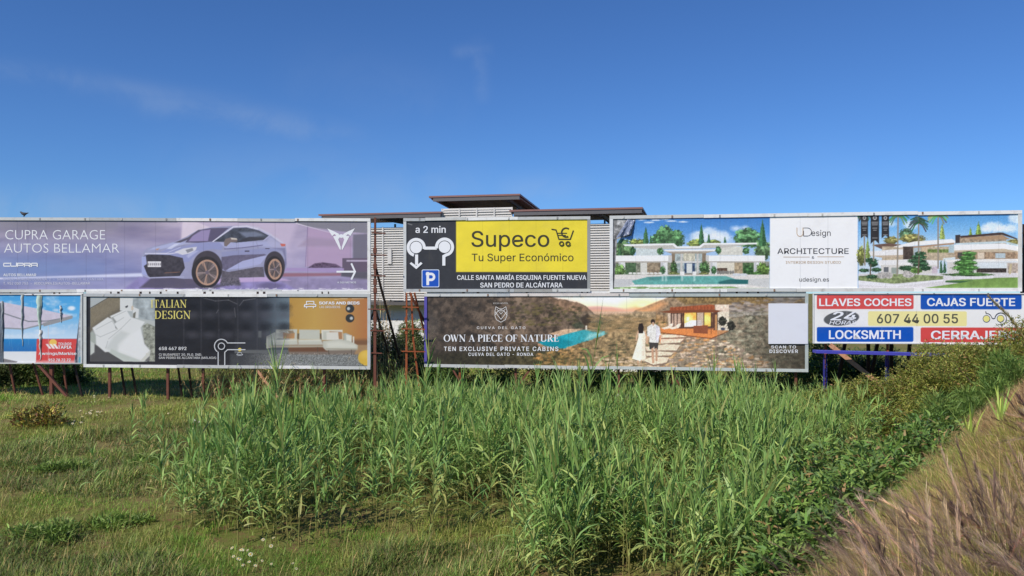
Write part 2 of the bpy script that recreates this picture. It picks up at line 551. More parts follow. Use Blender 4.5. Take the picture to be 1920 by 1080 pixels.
class Board:
    def __init__(s, label, px0, Y0, px1, Y1, yt0, yb0, yt1, yb1, rail=.125, group='advertising billboards on the hoarding'):
        s.L = Vector(((px0 - CX) / F * Y0, Y0)); s.R = Vector(((px1 - CX) / F * Y1, Y1))
        d = s.R - s.L; s.len = d.length; s.a = math.atan2(d.y, d.x); s.ca, s.sa = math.cos(s.a), math.sin(s.a)
        zz = lambda y, Y: ZC - (y - HZ) / F * Y
        s.zt = (zz(yt0, Y0), zz(yt1, Y1)); s.zb = (zz(yb0, Y0), zz(yb1, Y1))
        mid = (s.L + s.R) / 2
        s.root = empty('billboard', (mid.x, mid.y, 0), s.a, label=label, cat='billboard', group=group)
        s.rail = rail; s.k = 0; s.h = s.len / 2

    def uz(s, px, py):
        kx = (px - CX) / F
        u = (s.L.y * kx - s.L.x) / (s.ca - s.sa * kx)
        return u - s.h, ZC - (py - HZ) / F * (s.L.y + u * s.sa)

    def pix(s, u, z):
        u = u + s.h
        X = s.L.x + u * s.ca; Y = s.L.y + u * s.sa
        return CX + F * X / Y, HZ - F * (z - ZC) / Y

    def local(s, p):
        p = Vector(p); c = s.root.location
        dx, dy = p.x - c.x, p.y - c.y
        return Vector((dx * s.ca + dy * s.sa, -dx * s.sa + dy * s.ca, p.z))

    def zat(s, u, t):
        f = (u + s.h) / s.len
        return (s.zb[0] + (s.zb[1] - s.zb[0]) * f) * (1 - t) + (s.zt[0] + (s.zt[1] - s.zt[0]) * f) * t

    def seg(s, mb, ua, ub, z0a, z1a, z0b, z1b, y0, y1, col):
        mb.hexa([(ua, y0, z0a), (ub, y0, z0b), (ub, y1, z0b), (ua, y1, z0a), (ua, y0, z1a), (ub, y0, z1b), (ub, y1, z1b), (ua, y1, z1a)], col)

    def frame(s, top=(), bot=(), left=lin(205, 207, 206), right=lin(205, 207, 206), r=None, sides=True):
        """rails; top / bot = list of (fraction_end, sRGB)"""
        r = r or s.rail; mb = MB(); q = random.Random(int(s.len * 100) + int(s.zt[0] * 31))
        for segs, t in ((top, 1), (bot, 0)):
            a = 0.0
            for fe, col in segs:
                ua, ub = -s.h + a * s.len + .004, -s.h + fe * s.len - .004
                j = q.uniform(-.012, .012); j2 = j + q.uniform(-.012, .012)
                za, zb_ = s.zat(ua, t), s.zat(ub, t)
                yj = q.uniform(0, .012)
                if t: s.seg(mb, ua, ub, za - r + j, za + j, zb_ - r + j2, zb_ + j2, -.065 - yj, .06, lin(col))
                else: s.seg(mb, ua, ub, za + j, za + r + j, zb_ + j2, zb_ + r + j2, -.065 - yj, .06, lin(col))
                a = fe
        if sides:
            for u0, u1, col in ((-s.h, -s.h + r, left), (s.h - r, s.h, right)):
                s.seg(mb, u0, u1, s.zat(u0, 0) + .01, s.zat(u0, 1) - .01, s.zat(u1, 0) + .01, s.zat(u1, 1) - .01, -.062, .055, col)
        for k in range(int(s.len / 1.9)):            # clamp plates along the rails
            u = -s.h + .7 + k * 1.9 + q.uniform(-.2, .2)
            for t in (0, 1):
                z = s.zat(u, t); c_ = lin(*q.choice([(150, 150, 148), (190, 190, 186), (140, 112, 92)]))
                mb.box(u - .03, u + .03, -.088, -.070, z - (r * .85 if t else -r * .15), z + (-r * .15 if t else r * .85), c_)
        f = mb.build('frame', M['frame'], s.root)
        b = MB(); s.seg(b, -s.h + .02, s.h - .02, s.zat(-s.h, 0) + .02, s.zat(-s.h, 1) - .02, s.zat(s.h, 0) + .02, s.zat(s.h, 1) - .02, .0, .05, (.2, .2, .2))
        b.build('backing_panel', M['back'], s.root)
        return f

    def poster(s, paint, base, inset=None, step=1.0, material=None, wave=.0, clip=None):
        r = s.rail * .6 if inset is None else inset
        u0, u1 = -s.h + r, s.h - r
        if clip: u0, u1 = max(u0, clip[0]), min(u1, clip[1])
        nu = int((s.pix(u1, 3)[0] - s.pix(u0, 3)[0]) / step) + 1
        nv = int((s.zt[0] - s.zb[0]) / s.L.y * F / step) + 1
        U, Tn = np.meshgrid(np.linspace(u0, u1, nu), np.linspace(0, 1, nv))
        f = (U + s.h) / s.len
        zb = s.zb[0] + (s.zb[1] - s.zb[0]) * f + r; zt = s.zt[0] + (s.zt[1] - s.zt[0]) * f - r
        Z = zb + (zt - zb) * Tn
        PX, PY = s.pix(U, Z)
        art = Art(PX.ravel(), PY.ravel(), base)
        paint(art)
        yy = -.022 - wave * (fbm(U * 1.3, Z * 1.1, 3) - .5) * 2
        V = np.stack([U.ravel(), yy.ravel(), Z.ravel()], 1)
        i = (np.arange(nv - 1)[:, None] * nu + np.arange(nu - 1)[None]).ravel()
        Fq = np.stack([i, i + 1, i + nu + 1, i + nu], 1)
        return link('poster', mesh_np('poster', V, Fq, lin_arr(art.c) * .93, True), material or M['poster'], s.root)

    def yoff(s):
        s.k += 1
        return -.026 - .0006 * s.k

    def place(s, V2, px0, px1, ytop, ybase, name, faces, col, view=None, parent=None, fit=None, y_ink=None, rough=.5):
        """2-D shape (cap height 1, x 0..w) onto the board between pixel columns"""
        if view:
            px0, px1 = view[0] + px0 / view[2], view[0] + px1 / view[2]
            ytop, ybase = view[1] + ytop / view[2], view[1] + ybase / view[2]
        V2 = np.asarray(V2, float)
        x0, x1 = V2[:, 0].min(), V2[:, 0].max()
        uL, zL = s.uz(px0, ybase); uR, zR = s.uz(px1, ybase)
        _, zT = s.uz(px0, ytop); _, zTR = s.uz(px1, ytop)
        f = (V2[:, 0] - x0) / max(1e-6, x1 - x0)
        u = uL + (uR - uL) * f
        base = zL + (zR - zL) * f; h = (zT - zL) * (1 - f) + (zTR - zR) * f
        z = base + V2[:, 1] * h
        y = s.yoff() - (V2[:, 2] if V2.shape[1] > 2 else 0)
        V = np.stack([u, np.broadcast_to(y, u.shape), z], 1)
        me = mesh_np(name, V, faces)
        return link(name, me, ink(col, rough), parent or s.root)

    def text(s, body, px0, px1, ytop, ybase, col, bold=0.0, view=None, name='lettering', slant=0.0, space=1.0, face='inter'):
        V2, faces = text_shape(body, bold, slant, space, face)
        return s.place(V2, px0, px1, ytop, ybase, name, faces, col, view)

    def serif(s, body, px0, px1, ytop, ybase, col, thick=.17, view=None, name='lettering'):
        V2, faces = serif_shape(body, thick)
        return s.place(V2, px0, px1, ytop, ybase, name, faces, col, view)

    def strokes(s, items, col, name, view=(0, 0, 1)):
        """items: ('l',pts,w) polyline | ('p',pts) polygon | ('c',cx,cy,r) disc | ('r',cx,cy,r,w,a0,a1) ring, in view pixels"""
        mb = MB(); q = [0]

        def add(pts):
            q[0] += 1
            vs = []
            for x, y in pts:
                u, z = s.uz(view[0] + x / view[2], view[1] + y / view[2]); vs.append((u, y0 - .0003 * q[0], z))
            mb.add(vs, [tuple(range(len(vs)))])
        y0 = s.yoff()
        for it in items:
            if it[0] == 'p': add(it[1])
            elif it[0] == 'c': add([(it[1] + it[3] * math.cos(a), it[2] - it[3] * math.sin(a)) for a in np.linspace(0, 2 * math.pi, 29)[:-1]])
            elif it[0] == 'r':
                _, cx, cy, r, wd, a0, a1 = it
                A = np.radians(np.linspace(a0, a1, max(6, int(abs(a1 - a0) / 9))))
                for p, n in zip(A, A[1:]):
                    add([(cx + (r + d) * math.cos(t), cy - (r + d) * math.sin(t)) for t, d in ((p, wd / 2), (n, wd / 2), (n, -wd / 2), (p, -wd / 2))])
            else:
                _, pts, wd = it
                for (ax, ay), (bx, by) in zip(pts, pts[1:]):
                    L = math.hypot(bx - ax, by - ay) or 1; ex, ey = (bx - ax) / L * wd / 2, (by - ay) / L * wd / 2
                    add([(ax - ey - ex * .5, ay + ex - ey * .5), (bx - ey + ex * .5, by + ex + ey * .5), (bx + ey + ex * .5, by - ex + ey * .5), (ax + ey - ex * .5, ay - ex - ey * .5)])
        return mb.build(name, ink(col), s.root)

    def leg(s, pxt, yt, pxb, yb, dt=.2, db=.25, wd=.09, m='rust', name='leg', up=0.0, dp=None):
        """steel member behind the board from (pxt,yt) to (pxb,yb) with depths dt, db behind the board face"""
        def at(px, py, dd):
            u, _ = s.uz(px, py)
            Y = s.L.y + (u + s.h) * s.sa + dd
            return P(px, py, Y)
        p = at(pxt, yt, dt); q = at(pxb, yb, db)
        if up: p = p + (p - q).normalized() * up
        q = q + (q - p).normalized() * .25
        mb = MB(); mb.bar(s.local(p), s.local(q), wd, dp or wd)
        return mb.build(name, M[m], s.root)


_ink = {}


def ink(col, rough=.5):
    col = tuple(col)
    if col not in _ink:
        _ink[col] = mat('printed_ink', tuple(c * .92 for c in lin(col)), rough=rough, spec=.3, grime=.06, gscale=2)
    return _ink[col]


_tc = {}
FONTS = {}
try:      # the sans-serif that ships with Blender; the built-in font stands in if it is missing
    FONTS['inter'] = bpy.data.fonts.load(bpy.utils.system_resource('DATAFILES', path='fonts') + '/Inter.woff2')
except Exception:
    pass


def text_shape(body, bold=0.0, slant=0.0, space=1.0, face='inter'):
    key = (body, bold, slant, space, face)
    if key in _tc: return _tc[key]

    def raw(txt, off, face=face):
        cu = bpy.data.curves.new('t', 'FONT'); cu.body = txt; cu.offset = off if face == 'plain' else 0; cu.font = FONTS.get(face) or cu.font; cu.resolution_u = 3; cu.space_character = space
        ob = bpy.data.objects.new('t', cu); COL.objects.link(ob)
        dg = bpy.context.evaluated_depsgraph_get()
        me = bpy.data.meshes.new_from_object(ob.evaluated_get(dg))
        V = np.array([v.co[:2] for v in me.vertices]); Fs = [tuple(p.vertices) for p in me.polygons]
        bpy.data.objects.remove(ob); bpy.data.curves.remove(cu); bpy.data.meshes.remove(me)
        return V, Fs
    H, _ = raw('H', bold)
    y0, y1 = H[:, 1].min(), H[:, 1].max()
    V, Fs = raw(body, bold)
    V[:, 1] = (V[:, 1] - y0) / (y1 - y0)
    V[:, 0] = V[:, 0] / (y1 - y0) + slant * V[:, 1]
    if face != 'plain' and bold > .004:          # heavier weight: slightly shifted layers of the same letters
        b = bold * .85; n = len(V); L = []; G = []
        for k, (dx, dy) in enumerate([(0, 0), (b, b * .5), (-b, b * .5), (b, -b * .5), (-b, -b * .5), (0, b * .6), (0, -b * .6), (b, 0), (-b, 0)]):
            L.append(np.c_[V[:, 0] + dx, V[:, 1] * (1 - b) + b * .5 + dy, np.full(n, .00005 * k)]); G += [tuple(i + n * k for i in f) for f in Fs]
        V = np.concatenate(L); Fs = G
    _tc[key] = (V, Fs)
    return _tc[key]


def serif_shape(body, TK=.17):
    TN = .055; S = .045
    G = {
        'I': (.36, [('v', .18, 0, 1)]),
        'O': (.96, [('a', .48, .5, .40, .48, 0, 360)]),
        'C': (.84, [('a', .46, .5, .38, .48, 38, 322), ('l', .76, .80, .78, 1.0, .05), ('l', .76, .2, .78, 0.0, .05)]),
        'G': (.92, [('a', .46, .5, .38, .48, 38, 322), ('l', .76, .80, .78, 1.0, .05), ('l', .76, .08, .76, .44, TK * .8), ('l', .62, .45, .88, .45, TN)]),
        'W': (1.18, [('l', .10, .98, .36, .02, TK), ('l', .36, .02, .60, .95, TN), ('l', .52, .98, .80, .02, TK), ('l', .80, .02, 1.06, .98, TN), ('l', 0, .975, .22, .975, TN), ('l', .96, .975, 1.16, .975, TN), ('l', .44, .975, .64, .975, TN)]),
        'N': (.96, [('l', .16, 0, .16, 1, TN), ('l', .12, .98, .80, .02, TK), ('l', .80, 0, .80, 1, TN), ('l', .05, .025, .29, .025, TN), ('l', .0, .975, .2, .975, TN), ('l', .68, .975, .94, .975, TN)]),
        'A': (.88, [('l', .12, .02, .42, .98, TN), ('l', .42, .98, .74, .02, TK), ('l', .22, .34, .62, .34, TN), ('l', 0, .025, .24, .025, TN), ('l', .60, .025, .88, .025, TN)]),
        'P': (.72, [('v', .18, 0, 1), ('a', .32, .74, .30, .24, -90, 90), ('l', .18, .975, .34, .975, TN), ('l', .18, .5, .34, .5, TN)]),
        'R': (.86, [('v', .18, 0, 1), ('a', .32, .76, .28, .22, -90, 90), ('l', .18, .975, .34, .975, TN), ('l', .18, .53, .34, .53, TN), ('l', .38, .53, .72, .03, TK), ('l', .64, .025, .86, .025, TN)]),
        'D': (.92, [('v', .18, 0, 1), ('a', .34, .5, .46, .475, -90, 90), ('l', .18, .975, .36, .975, TN), ('l', .18, .025, .36, .025, TN)]),
        'E': (.74, [('v', .18, 0, 1), ('l', .18, .975, .64, .975, TN), ('l', .18, .5, .52, .5, TN), ('l', .18, .025, .66, .025, TN), ('l', .635, .78, .635, 1, S), ('l', .66, 0, .66, .24, S), ('l', .51, .38, .51, .62, S)]),
        'F': (.68, [('v', .18, 0, 1), ('l', .18, .975, .62, .975, TN), ('l', .18, .5, .50, .5, TN), ('l', .615, .76, .615, 1, S), ('l', .49, .38, .49, .62, S)]),
        'T': (.80, [('v', .40, 0, 1), ('l', .04, .975, .76, .975, TN), ('l', .055, .76, .055, 1, S), ('l', .745, .76, .745, 1, S)]),
        'L': (.72, [('v', .18, 0, 1), ('l', .18, .025, .66, .025, TN), ('l', .65, 0, .65, .26, S)]),
        'U': (.94, [('l', .20, .28, .20, 1, TK), ('a', .47, .30, .30, .29, 180, 360), ('l', .76, .28, .76, 1, TN), ('l', .05, .975, .35, .975, TN), ('l', .62, .975, .90, .975, TN)]),
        'S': (.66, [('a', .33, .74, .22, .235, 25, 255), ('a', .33, .26, .24, .245, -155, 80), ('l', .54, .78, .55, 1, S), ('l', .08, 0, .07, .22, S)]),
    }
    V = []; Fc = []; x = 0.0; q = 0

    def quad(pts):
        nonlocal q
        b = len(V); q += 1
        V.extend([(px, py, .0003 * (q % 9)) for px, py in pts]); Fc.append((b, b + 1, b + 2, b + 3))
    for ch in body:
        if ch == ' ': x += .38; continue
        adv, st = G[ch]
        st2 = []
        for t in st:
            if t[0] == 'v': st2 += [('l', t[1], t[2], t[1], t[3], TK), ('l', t[1] - .16, .025, t[1] + .16, .025, .05), ('l', t[1] - .16, .975, t[1] + .16, .975, .05)]
            else: st2.append(t)
        for t in st2:
            if t[0] == 'l':
                _, ax, ay, bx, by, wd = t
                L = math.hypot(bx - ax, by - ay); nx, ny = -(by - ay) / L * wd / 2, (bx - ax) / L * wd / 2
                quad([(x + ax + nx, ay + ny), (x + bx + nx, by + ny), (x + bx - nx, by - ny), (x + ax - nx, ay - ny)])
            else:
                _, cx, cy, rx, ry, a0, a1 = t
                A = np.radians(np.linspace(a0, a1, max(5, int(abs(a1 - a0) / 14))))
                wf = lambda a: TN + (TK - TN) * abs(math.cos(a)) ** 1.3
                for p, n in zip(A, A[1:]):
                    quad([(x + cx + (rx - wf(p) / 2 + wf(p) * h) * math.cos(p), cy + (ry - TN / 2 + TN * h) * math.sin(p)) if False else (x + cx + (rx + wf(p_) * (h - .5)) * math.cos(p_), cy + (ry + wf(p_) * (h - .5)) * math.sin(p_)) for p_, h in ((p, 1), (n, 1), (n, 0), (p, 0))])
        x += adv + .05
    return np.array(V), Fc


W = (238, 240, 244)
GR, WH, OF = (178, 182, 184), (228, 228, 226), (198, 200, 198)
Z1, Z2, Z3, Z4, Z5 = (0, 390, 5.3333), (350, 390, 5.3333), (590, 350, 3.0), (1130, 390, 4.8), (1520, 380, 4.8)
Z6, Z7, Z8, Z9, Z10 = (0, 540, 5.3333), (350, 540, 5.3333), (780, 540, 4.8), (1150, 540, 4.8), (1500, 530, 4.5714)
ZB, ZS, ZH = (160, 550, 7.714), (500, 550, 7.45), (1220, 550, 6.0)


def seams(a, xs, y0, y1, col=(90, 85, 105), al=.25):
    for x in xs: a.line([(x, y0), (x + .4, y1)], .8, col, a=al)


# ---- car advert -----------------------------------------------------------------
def paint_car(a):
    a.view(0, 0, 1)
    a.vgrad(-200, 720, [(405, (150, 146, 164)), (440, (160, 150, 180)), (470, (158, 158, 204)), (505, (138, 150, 208)), (522, (150, 152, 206)), (550, (150, 150, 196))])
    i = a.sub(200, 720, 380, 560)
    t = np.clip((a.X[i] - 200) / 150, 0, 1)
    v = np.clip((a.Y[i] - 410) / 120, 0, 1)
    pink = np.stack([196 - 18 * v, 176 - 16 * v, 208 - 10 * v], 1) / 255
    a.c[i] = a.c[i] * (1 - t * .75)[:, None] + pink * (t * .75)[:, None]
    n = fbm(a.X * .012 + 3, a.Y * .05, 4) - .5
    a.c += n[:, None] * np.array([.20, .18, .12])
    # upper left grey swell, blue glow low left
    a.ell(95, 420, 110, 14, (142, 138, 152), a=.6, soft=16); a.ell(40, 505, 130, 22, (120, 150, 212), a=.55, soft=26)
    a.poly([(343, 410), (340, 450), (420, 470), (540, 470), (560, 412)], (206, 186, 214), a=.8, soft=10)
    a.poly([(343, 408), (350, 408), (440, 446), (340, 450)], (232, 214, 226), a=.7, soft=3)
    a.poly([(545, 415), (695, 410), (695, 438), (640, 434), (578, 425)], (146, 142, 156), soft=2)
    a.line([(545, 416), (625, 438)], 1.2, (226, 214, 230)); a.line([(577, 426), (573, 500)], 1.2, (150, 128, 176))
    a.poly([(578, 426), (660, 446), (660, 500), (574, 500)], (192, 158, 196), a=.85, soft=3)
    a.poly([(578, 445), (620, 448), (660, 452), (660, 462), (560, 462)], (172, 150, 180), a=.7, soft=6)
    a.poly([(662, 440), (695, 438), (695, 545), (662, 545)], (128, 124, 142), a=.9, soft=3)
    a.poly([(576, 503), (590, 494), (605, 492), (630, 495), (642, 502)], (112, 90, 118), soft=2, nz=.3)
    a.rect(642, 484, 695, 510, (122, 106, 128)); a.rect(650, 487.5, 695, 490.5, (196, 178, 206), soft=2)
    a.poly([(536, 502), (645, 503), (645, 511), (530, 508)], (176, 150, 204), soft=2)
    a.poly([(530, 512), (640, 512), (640, 517), (530, 519)], (172, 118, 136), soft=3)
    a.poly([(640, 510), (695, 510), (695, 524), (640, 518)], (112, 108, 122), soft=3)
    a.poly([(520, 520), (695, 524), (695, 545), (500, 545)], (156, 142, 184), a=.8, soft=5, nz=.12, ns=.08)
    # light streak and floor
    m_ = a.c.mean(1, keepdims=True); a.c = m_ + (a.c - m_) * .80
    a.poly([(0, 521), (150, 516.5), (268, 512), (268, 519), (100, 521), (0, 523.5)], (214, 216, 240), soft=3.5)
    a.poly([(-120, 524), (-120, 520), (5, 521), (5, 523)], (214, 216, 240), soft=3)
    a.poly([(260, 520), (360, 530), (520, 524), (560, 545), (230, 545)], (150, 140, 190), a=.9, soft=5, nz=.15, ns=.06)
    a.poly([(345, 524), (520, 519), (545, 526), (350, 533)], (204, 176, 216), a=.85, soft=3)
    a.poly([(284, 521), (342, 519), (420, 536), (400, 542), (262, 540)], (104, 98, 116), a=.9, soft=4)
    a.poly([(415, 520), (448, 520), (452, 535), (412, 536)], (110, 106, 114), a=.9, soft=3, nz=.4, ns=.4, edge=2)
    a.ell(508, 536, 24, 6, (120, 112, 146), soft=4, a=.8)
    # car body
    body = [(265, 484), (268, 474), (275, 466), (300, 459), (328, 453), (350, 444), (372, 431), (397, 426.2), (438, 423.6), (462.5, 424.1), (485, 430), (507.5, 441), (524, 454), (535.6, 459), (537.5, 470), (537.5, 502), (530, 512), (505, 516), (420, 519), (345, 523), (318, 520), (281, 521), (266, 512)]
    a.poly(body, (164, 164, 194), soft=1.2, nz=.06, ns=.05)
    a.view(*Z2)
    a.poly([(0, 380), (120, 345), (380, 345), (350, 420), (250, 410), (120, 440), (20, 540), (-200, 560), (-330, 480), (-200, 410)], (156, 160, 204), a=.9, soft=2)
    a.poly([(-370, 420), (-330, 395), (-120, 345), (40, 340), (-40, 365), (-250, 410)], (182, 186, 222), a=.9, soft=2)
    a.poly([(-200, 410), (-120, 360), (-60, 350), (-150, 410)], (220, 222, 240), a=.7, soft=1.5)
    a.poly([(330, 345), (820, 335), (960, 350), (990, 400), (700, 380), (400, 410)], (178, 180, 216), a=.9, soft=2.5)
    a.poly([(470, 184), (600, 178), (720, 210), (830, 270), (930, 340), (985, 365), (970, 345), (840, 255), (730, 196), (600, 168)], (206, 204, 224), a=.7, soft=2)
    a.poly([(830, 285), (930, 350), (985, 380), (960, 420), (860, 400), (800, 345)], (182, 180, 210), a=.8, soft=3)
    a.poly([(860, 400), (985, 400), (1000, 560), (960, 640), (985, 500), (960, 430)], (128, 124, 160), a=.7, soft=3)
    a.line([(500, 350), (505, 480), (520, 640)], 3, (118, 114, 140), a=.7); a.line([(700, 338), (720, 420), (700, 560)], 3, (118, 114, 140), a=.6)
    a.poly([(20, 500), (60, 470), (120, 430), (60, 430), (0, 480)], (196, 198, 226), a=.7, soft=2.5)
    a.line([(-320, 452), (-200, 452), (-60, 392)], 5, (228, 228, 240), a=.7); a.line([(-180, 395), (40, 350)], 4, (206, 208, 234), a=.7)
    a.line([(400, 655), (770, 600)], 6, (150, 146, 160), a=.7)
    a.line([(380, 410), (560, 398), (760, 372)], 9, (118, 112, 148), a=.8)
    a.poly([(415 * 0 + 350, 440), (800, 400), (980, 420), (840, 440), (790, 470), (480, 480), (350, 500)], (156, 158, 196), a=.9, soft=2)
    a.poly([(350, 490), (480, 472), (780, 460), (800, 470), (560, 540), (390, 630), (350, 600)], (122, 116, 140), soft=1.4, nz=.1)
    a.poly([(400, 620), (560, 530), (740, 486), (800, 480), (740, 560), (560, 600)], (178, 180, 218), soft=1.2)
    a.poly([(350, 620), (420, 640), (700, 590), (770, 590), (780, 690), (350, 700)], (116, 110, 120), soft=1.4, nz=.15)
    # glass
    a.poly([(-10, 345), (20, 300), (120, 222), (240, 202), (425, 198), (262, 335), (120, 348)], (112, 104, 130), soft=1)
    a.poly([(20, 335), (60, 280), (150, 225), (240, 215), (215, 330)], (176, 160, 204), a=.8, soft=2)
    a.poly([(-118, 345), (20, 292), (115, 222), (130, 216), (28, 310), (-60, 346)], (112, 106, 122), soft=1)
    a.poly([(275, 335), (470, 202), (600, 197), (720, 224), (822, 276), (770, 320), (500, 347)], (92, 96, 108), soft=.9, nz=.2, ns=.2)
    a.poly([(520, 240), (690, 235), (790, 275), (600, 300)], (146, 154, 178), a=.7, soft=4)
    a.poly([(590, 300), (630, 288), (790, 300), (760, 318), (500, 344)], (82, 80, 88), a=.8, soft=1.5)
    a.line([(265, 335), (465, 190), (600, 184), (720, 214)], 9, (224, 220, 234))
    a.line([(720, 214), (835, 276), (770, 328)], 7, (190, 188, 216))
    a.poly([(375, 340), (390, 310), (430, 298), (500, 305), (512, 335), (440, 345), (400, 385), (378, 380)], (140, 126, 124), soft=1)
    a.poly([(440, 296), (500, 303), (510, 318), (450, 315)], (210, 200, 190), soft=1)
    a.rect(583, 425, 628, 438, (98, 92, 110)); a.rect(788, 402, 830, 411, (104, 98, 118))
    a.poly([(935, 355), (990, 360), (988, 382), (950, 385)], (216, 120, 108), soft=.9)
    a.poly([(-120, 440), (-30, 405), (105, 388), (95, 420), (30, 455), (-40, 470)], (214, 212, 220), soft=1)
    a.poly([(-10, 420), (60, 400), (70, 425), (10, 450)], (150, 150, 160), soft=1.2)
    # wheels
    for cx, cy, rx, ry, ax, ay, arx, ary in ((207, 645, 112, 128, 210, 600, 150, 172), (885, 612, 68, 104, 880, 585, 104, 152)):
        a.ell(ax, ay, arx, ary, (92, 86, 94), soft=1.2)
        a.ell(cx - 8, cy - 2, rx * 1.32, ry * 1.24, (74, 70, 74), soft=1.2)
        a.ell(cx, cy, rx, ry, (118, 108, 108), soft=1)
        a.ell(cx, cy, rx, ry, (196, 158, 136), ring=15)
        for k in range(5):
            t = k * 2 * math.pi / 5 + .5
            p = [(cx + rx * r * math.cos(t + d), cy + ry * r * math.sin(t + d)) for r, d in ((.12, -.5), (.92, -.16), (.92, .14), (.12, .5))]
            a.poly(p, (192, 158, 140) if k % 2 else (168, 150, 148), soft=.8, a=.9)
        for k in range(10):
            t = k * math.pi / 5 + .2
            a.line([(cx + rx * .25 * math.cos(t), cy + ry * .25 * math.sin(t)), (cx + rx * .8 * math.cos(t + .25), cy + ry * .8 * math.sin(t + .25))], 5, (70, 64, 68), a=.6)
        a.ell(cx, cy, rx * .16, ry * .16, (130, 118, 128))
    a.view(*Z1)
    a.poly([(1440, 480), (1490, 465), (1700, 470), (1830, 500), (1852, 600), (1800, 680), (1500, 692), (1440, 640)], (88, 84, 92), soft=1.2, nz=.2, ns=.2)
    a.poly([(1420, 490), (1460, 480), (1470, 560), (1440, 580), (1480, 680), (1420, 660)], (170, 176, 220), soft=1)
    a.rect(1480, 534, 1613, 590, (226, 222, 226))
    a.line([(1490, 563), (1603, 563)], 24, (150, 146, 152), a=.8)
    for k in range(6): a.line([(1497 + k * 20, 548), (1497 + k * 20, 578)], 6, (226, 222, 226))
    a.line([(1455, 455), (1700, 458), (1790, 445)], 9, (214, 212, 230))
    a.poly([(1560, 410), (1600, 402), (1575, 425)], (206, 160, 130)); a.line([(1650, 650), (1800, 640)], 5, (196, 140, 110), a=.7)
    a.line([(1420, 665), (1500, 700), (1840, 690)], 8, (190, 192, 220), a=.8)
    a.view(0, 0, 1)
    seams(a, (33, 53, 87, 162, 199, 234, 292, 382, 447, 475, 516, 577, 657), 410, 545)
    a.poly([(-130, 400), (695, 400), (695, 416), (-130, 413)], (200, 190, 200), a=.25, soft=6)
    q = random.Random(4)
    m_ = a.c.mean(1, keepdims=True); a.c = m_ + (a.c - m_) * .85; a.c = np.clip((a.c - .6) * 1.18 + .565, 0, 1)
    for _ in range(60):
        x = q.uniform(300, 690); a.line([(x, q.uniform(540, 544)), (x + q.uniform(2, 9), q.uniform(540, 543))], 1.2, (226, 222, 228), a=.6)


b1 = Board('very wide billboard picturing a lavender crossover car, upper row at far left under the bird', -120, 34.3, 695, 33.5, 407.4, 547.5, 410, 548.5)
b1.frame(top=[(.36, OF), (.56, GR), (.70, WH), (.83, OF), (1, WH)], bot=[(.33, OF), (.62, WH), (.8, OF), (1, WH)], right=lin(*WH))
b1.poster(paint_car, (155, 150, 190))
b1.text('CUPRA GARAGE', 57, 1055, 222, 314, W, -.012, Z1, face='plain')
b1.text('AUTOS BELLAMAR', 45, 1196, 357, 446, W, -.012, Z1, face='plain')
b1.strokes([('l', [(102, 553), (46, 553), (42, 558), (42, 577), (46, 582), (102, 582)], 10), ('l', [(112, 549), (112, 577), (117, 582), (166, 582), (170, 577), (170, 549)], 10),
            ('l', [(180, 587), (180, 553), (234, 553), (238, 558), (238, 569), (233, 573), (186, 573)], 10), ('l', [(250, 587), (250, 553), (304, 553), (308, 558), (308, 568), (303, 572), (256, 572)], 10), ('l', [(286, 572), (308, 587)], 10),
            ('l', [(320, 587), (320, 558), (325, 553), (374, 553), (378, 558), (378, 587)], 10), ('l', [(320, 573), (378, 573)], 9)], W, 'wordmark', Z1)
b1.text('AUTOS BELLAMAR', 38, 366, 656, 682, W, .035, Z1)
b1.text('C. FCO. MORENO LOMENA, 2  -  SAN PEDRO DE ALCÁNTARA', 38, 1040, 700, 725, (206, 208, 230), 0, Z1)
b1.text('T. 952 000 753  -  REDCUPRA.ES/AUTOS-BELLAMAR', 38, 902, 740, 766, (226, 226, 238), .005, Z1)
b1.text('A 300 METROS', 1508, 1695, 736, 753, W, .02, Z2)
b1.strokes([('p', [(1408, 204), (1480, 236), (1530, 262), (1512, 278), (1478, 262), (1457, 281)]), ('p', [(1685, 203), (1612, 236), (1565, 262), (1583, 278), (1617, 262), (1640, 280)]),
            ('p', [(1516, 272), (1547, 262), (1580, 272), (1610, 262), (1590, 290), (1548, 300), (1506, 290), (1485, 262)]),
            ('p', [(1466, 283), (1508, 278), (1530, 300), (1518, 312), (1543, 392), (1543, 418), (1534, 416)]), ('p', [(1630, 283), (1588, 278), (1566, 300), (1578, 312), (1553, 392), (1553, 418), (1562, 416)])], W, 'emblem', Z2)
b1.strokes([('l', [(1505, 637), (1682, 637)], 19), ('l', [(1650, 558), (1686, 637), (1650, 712)], 18)], W, 'arrow', Z2)


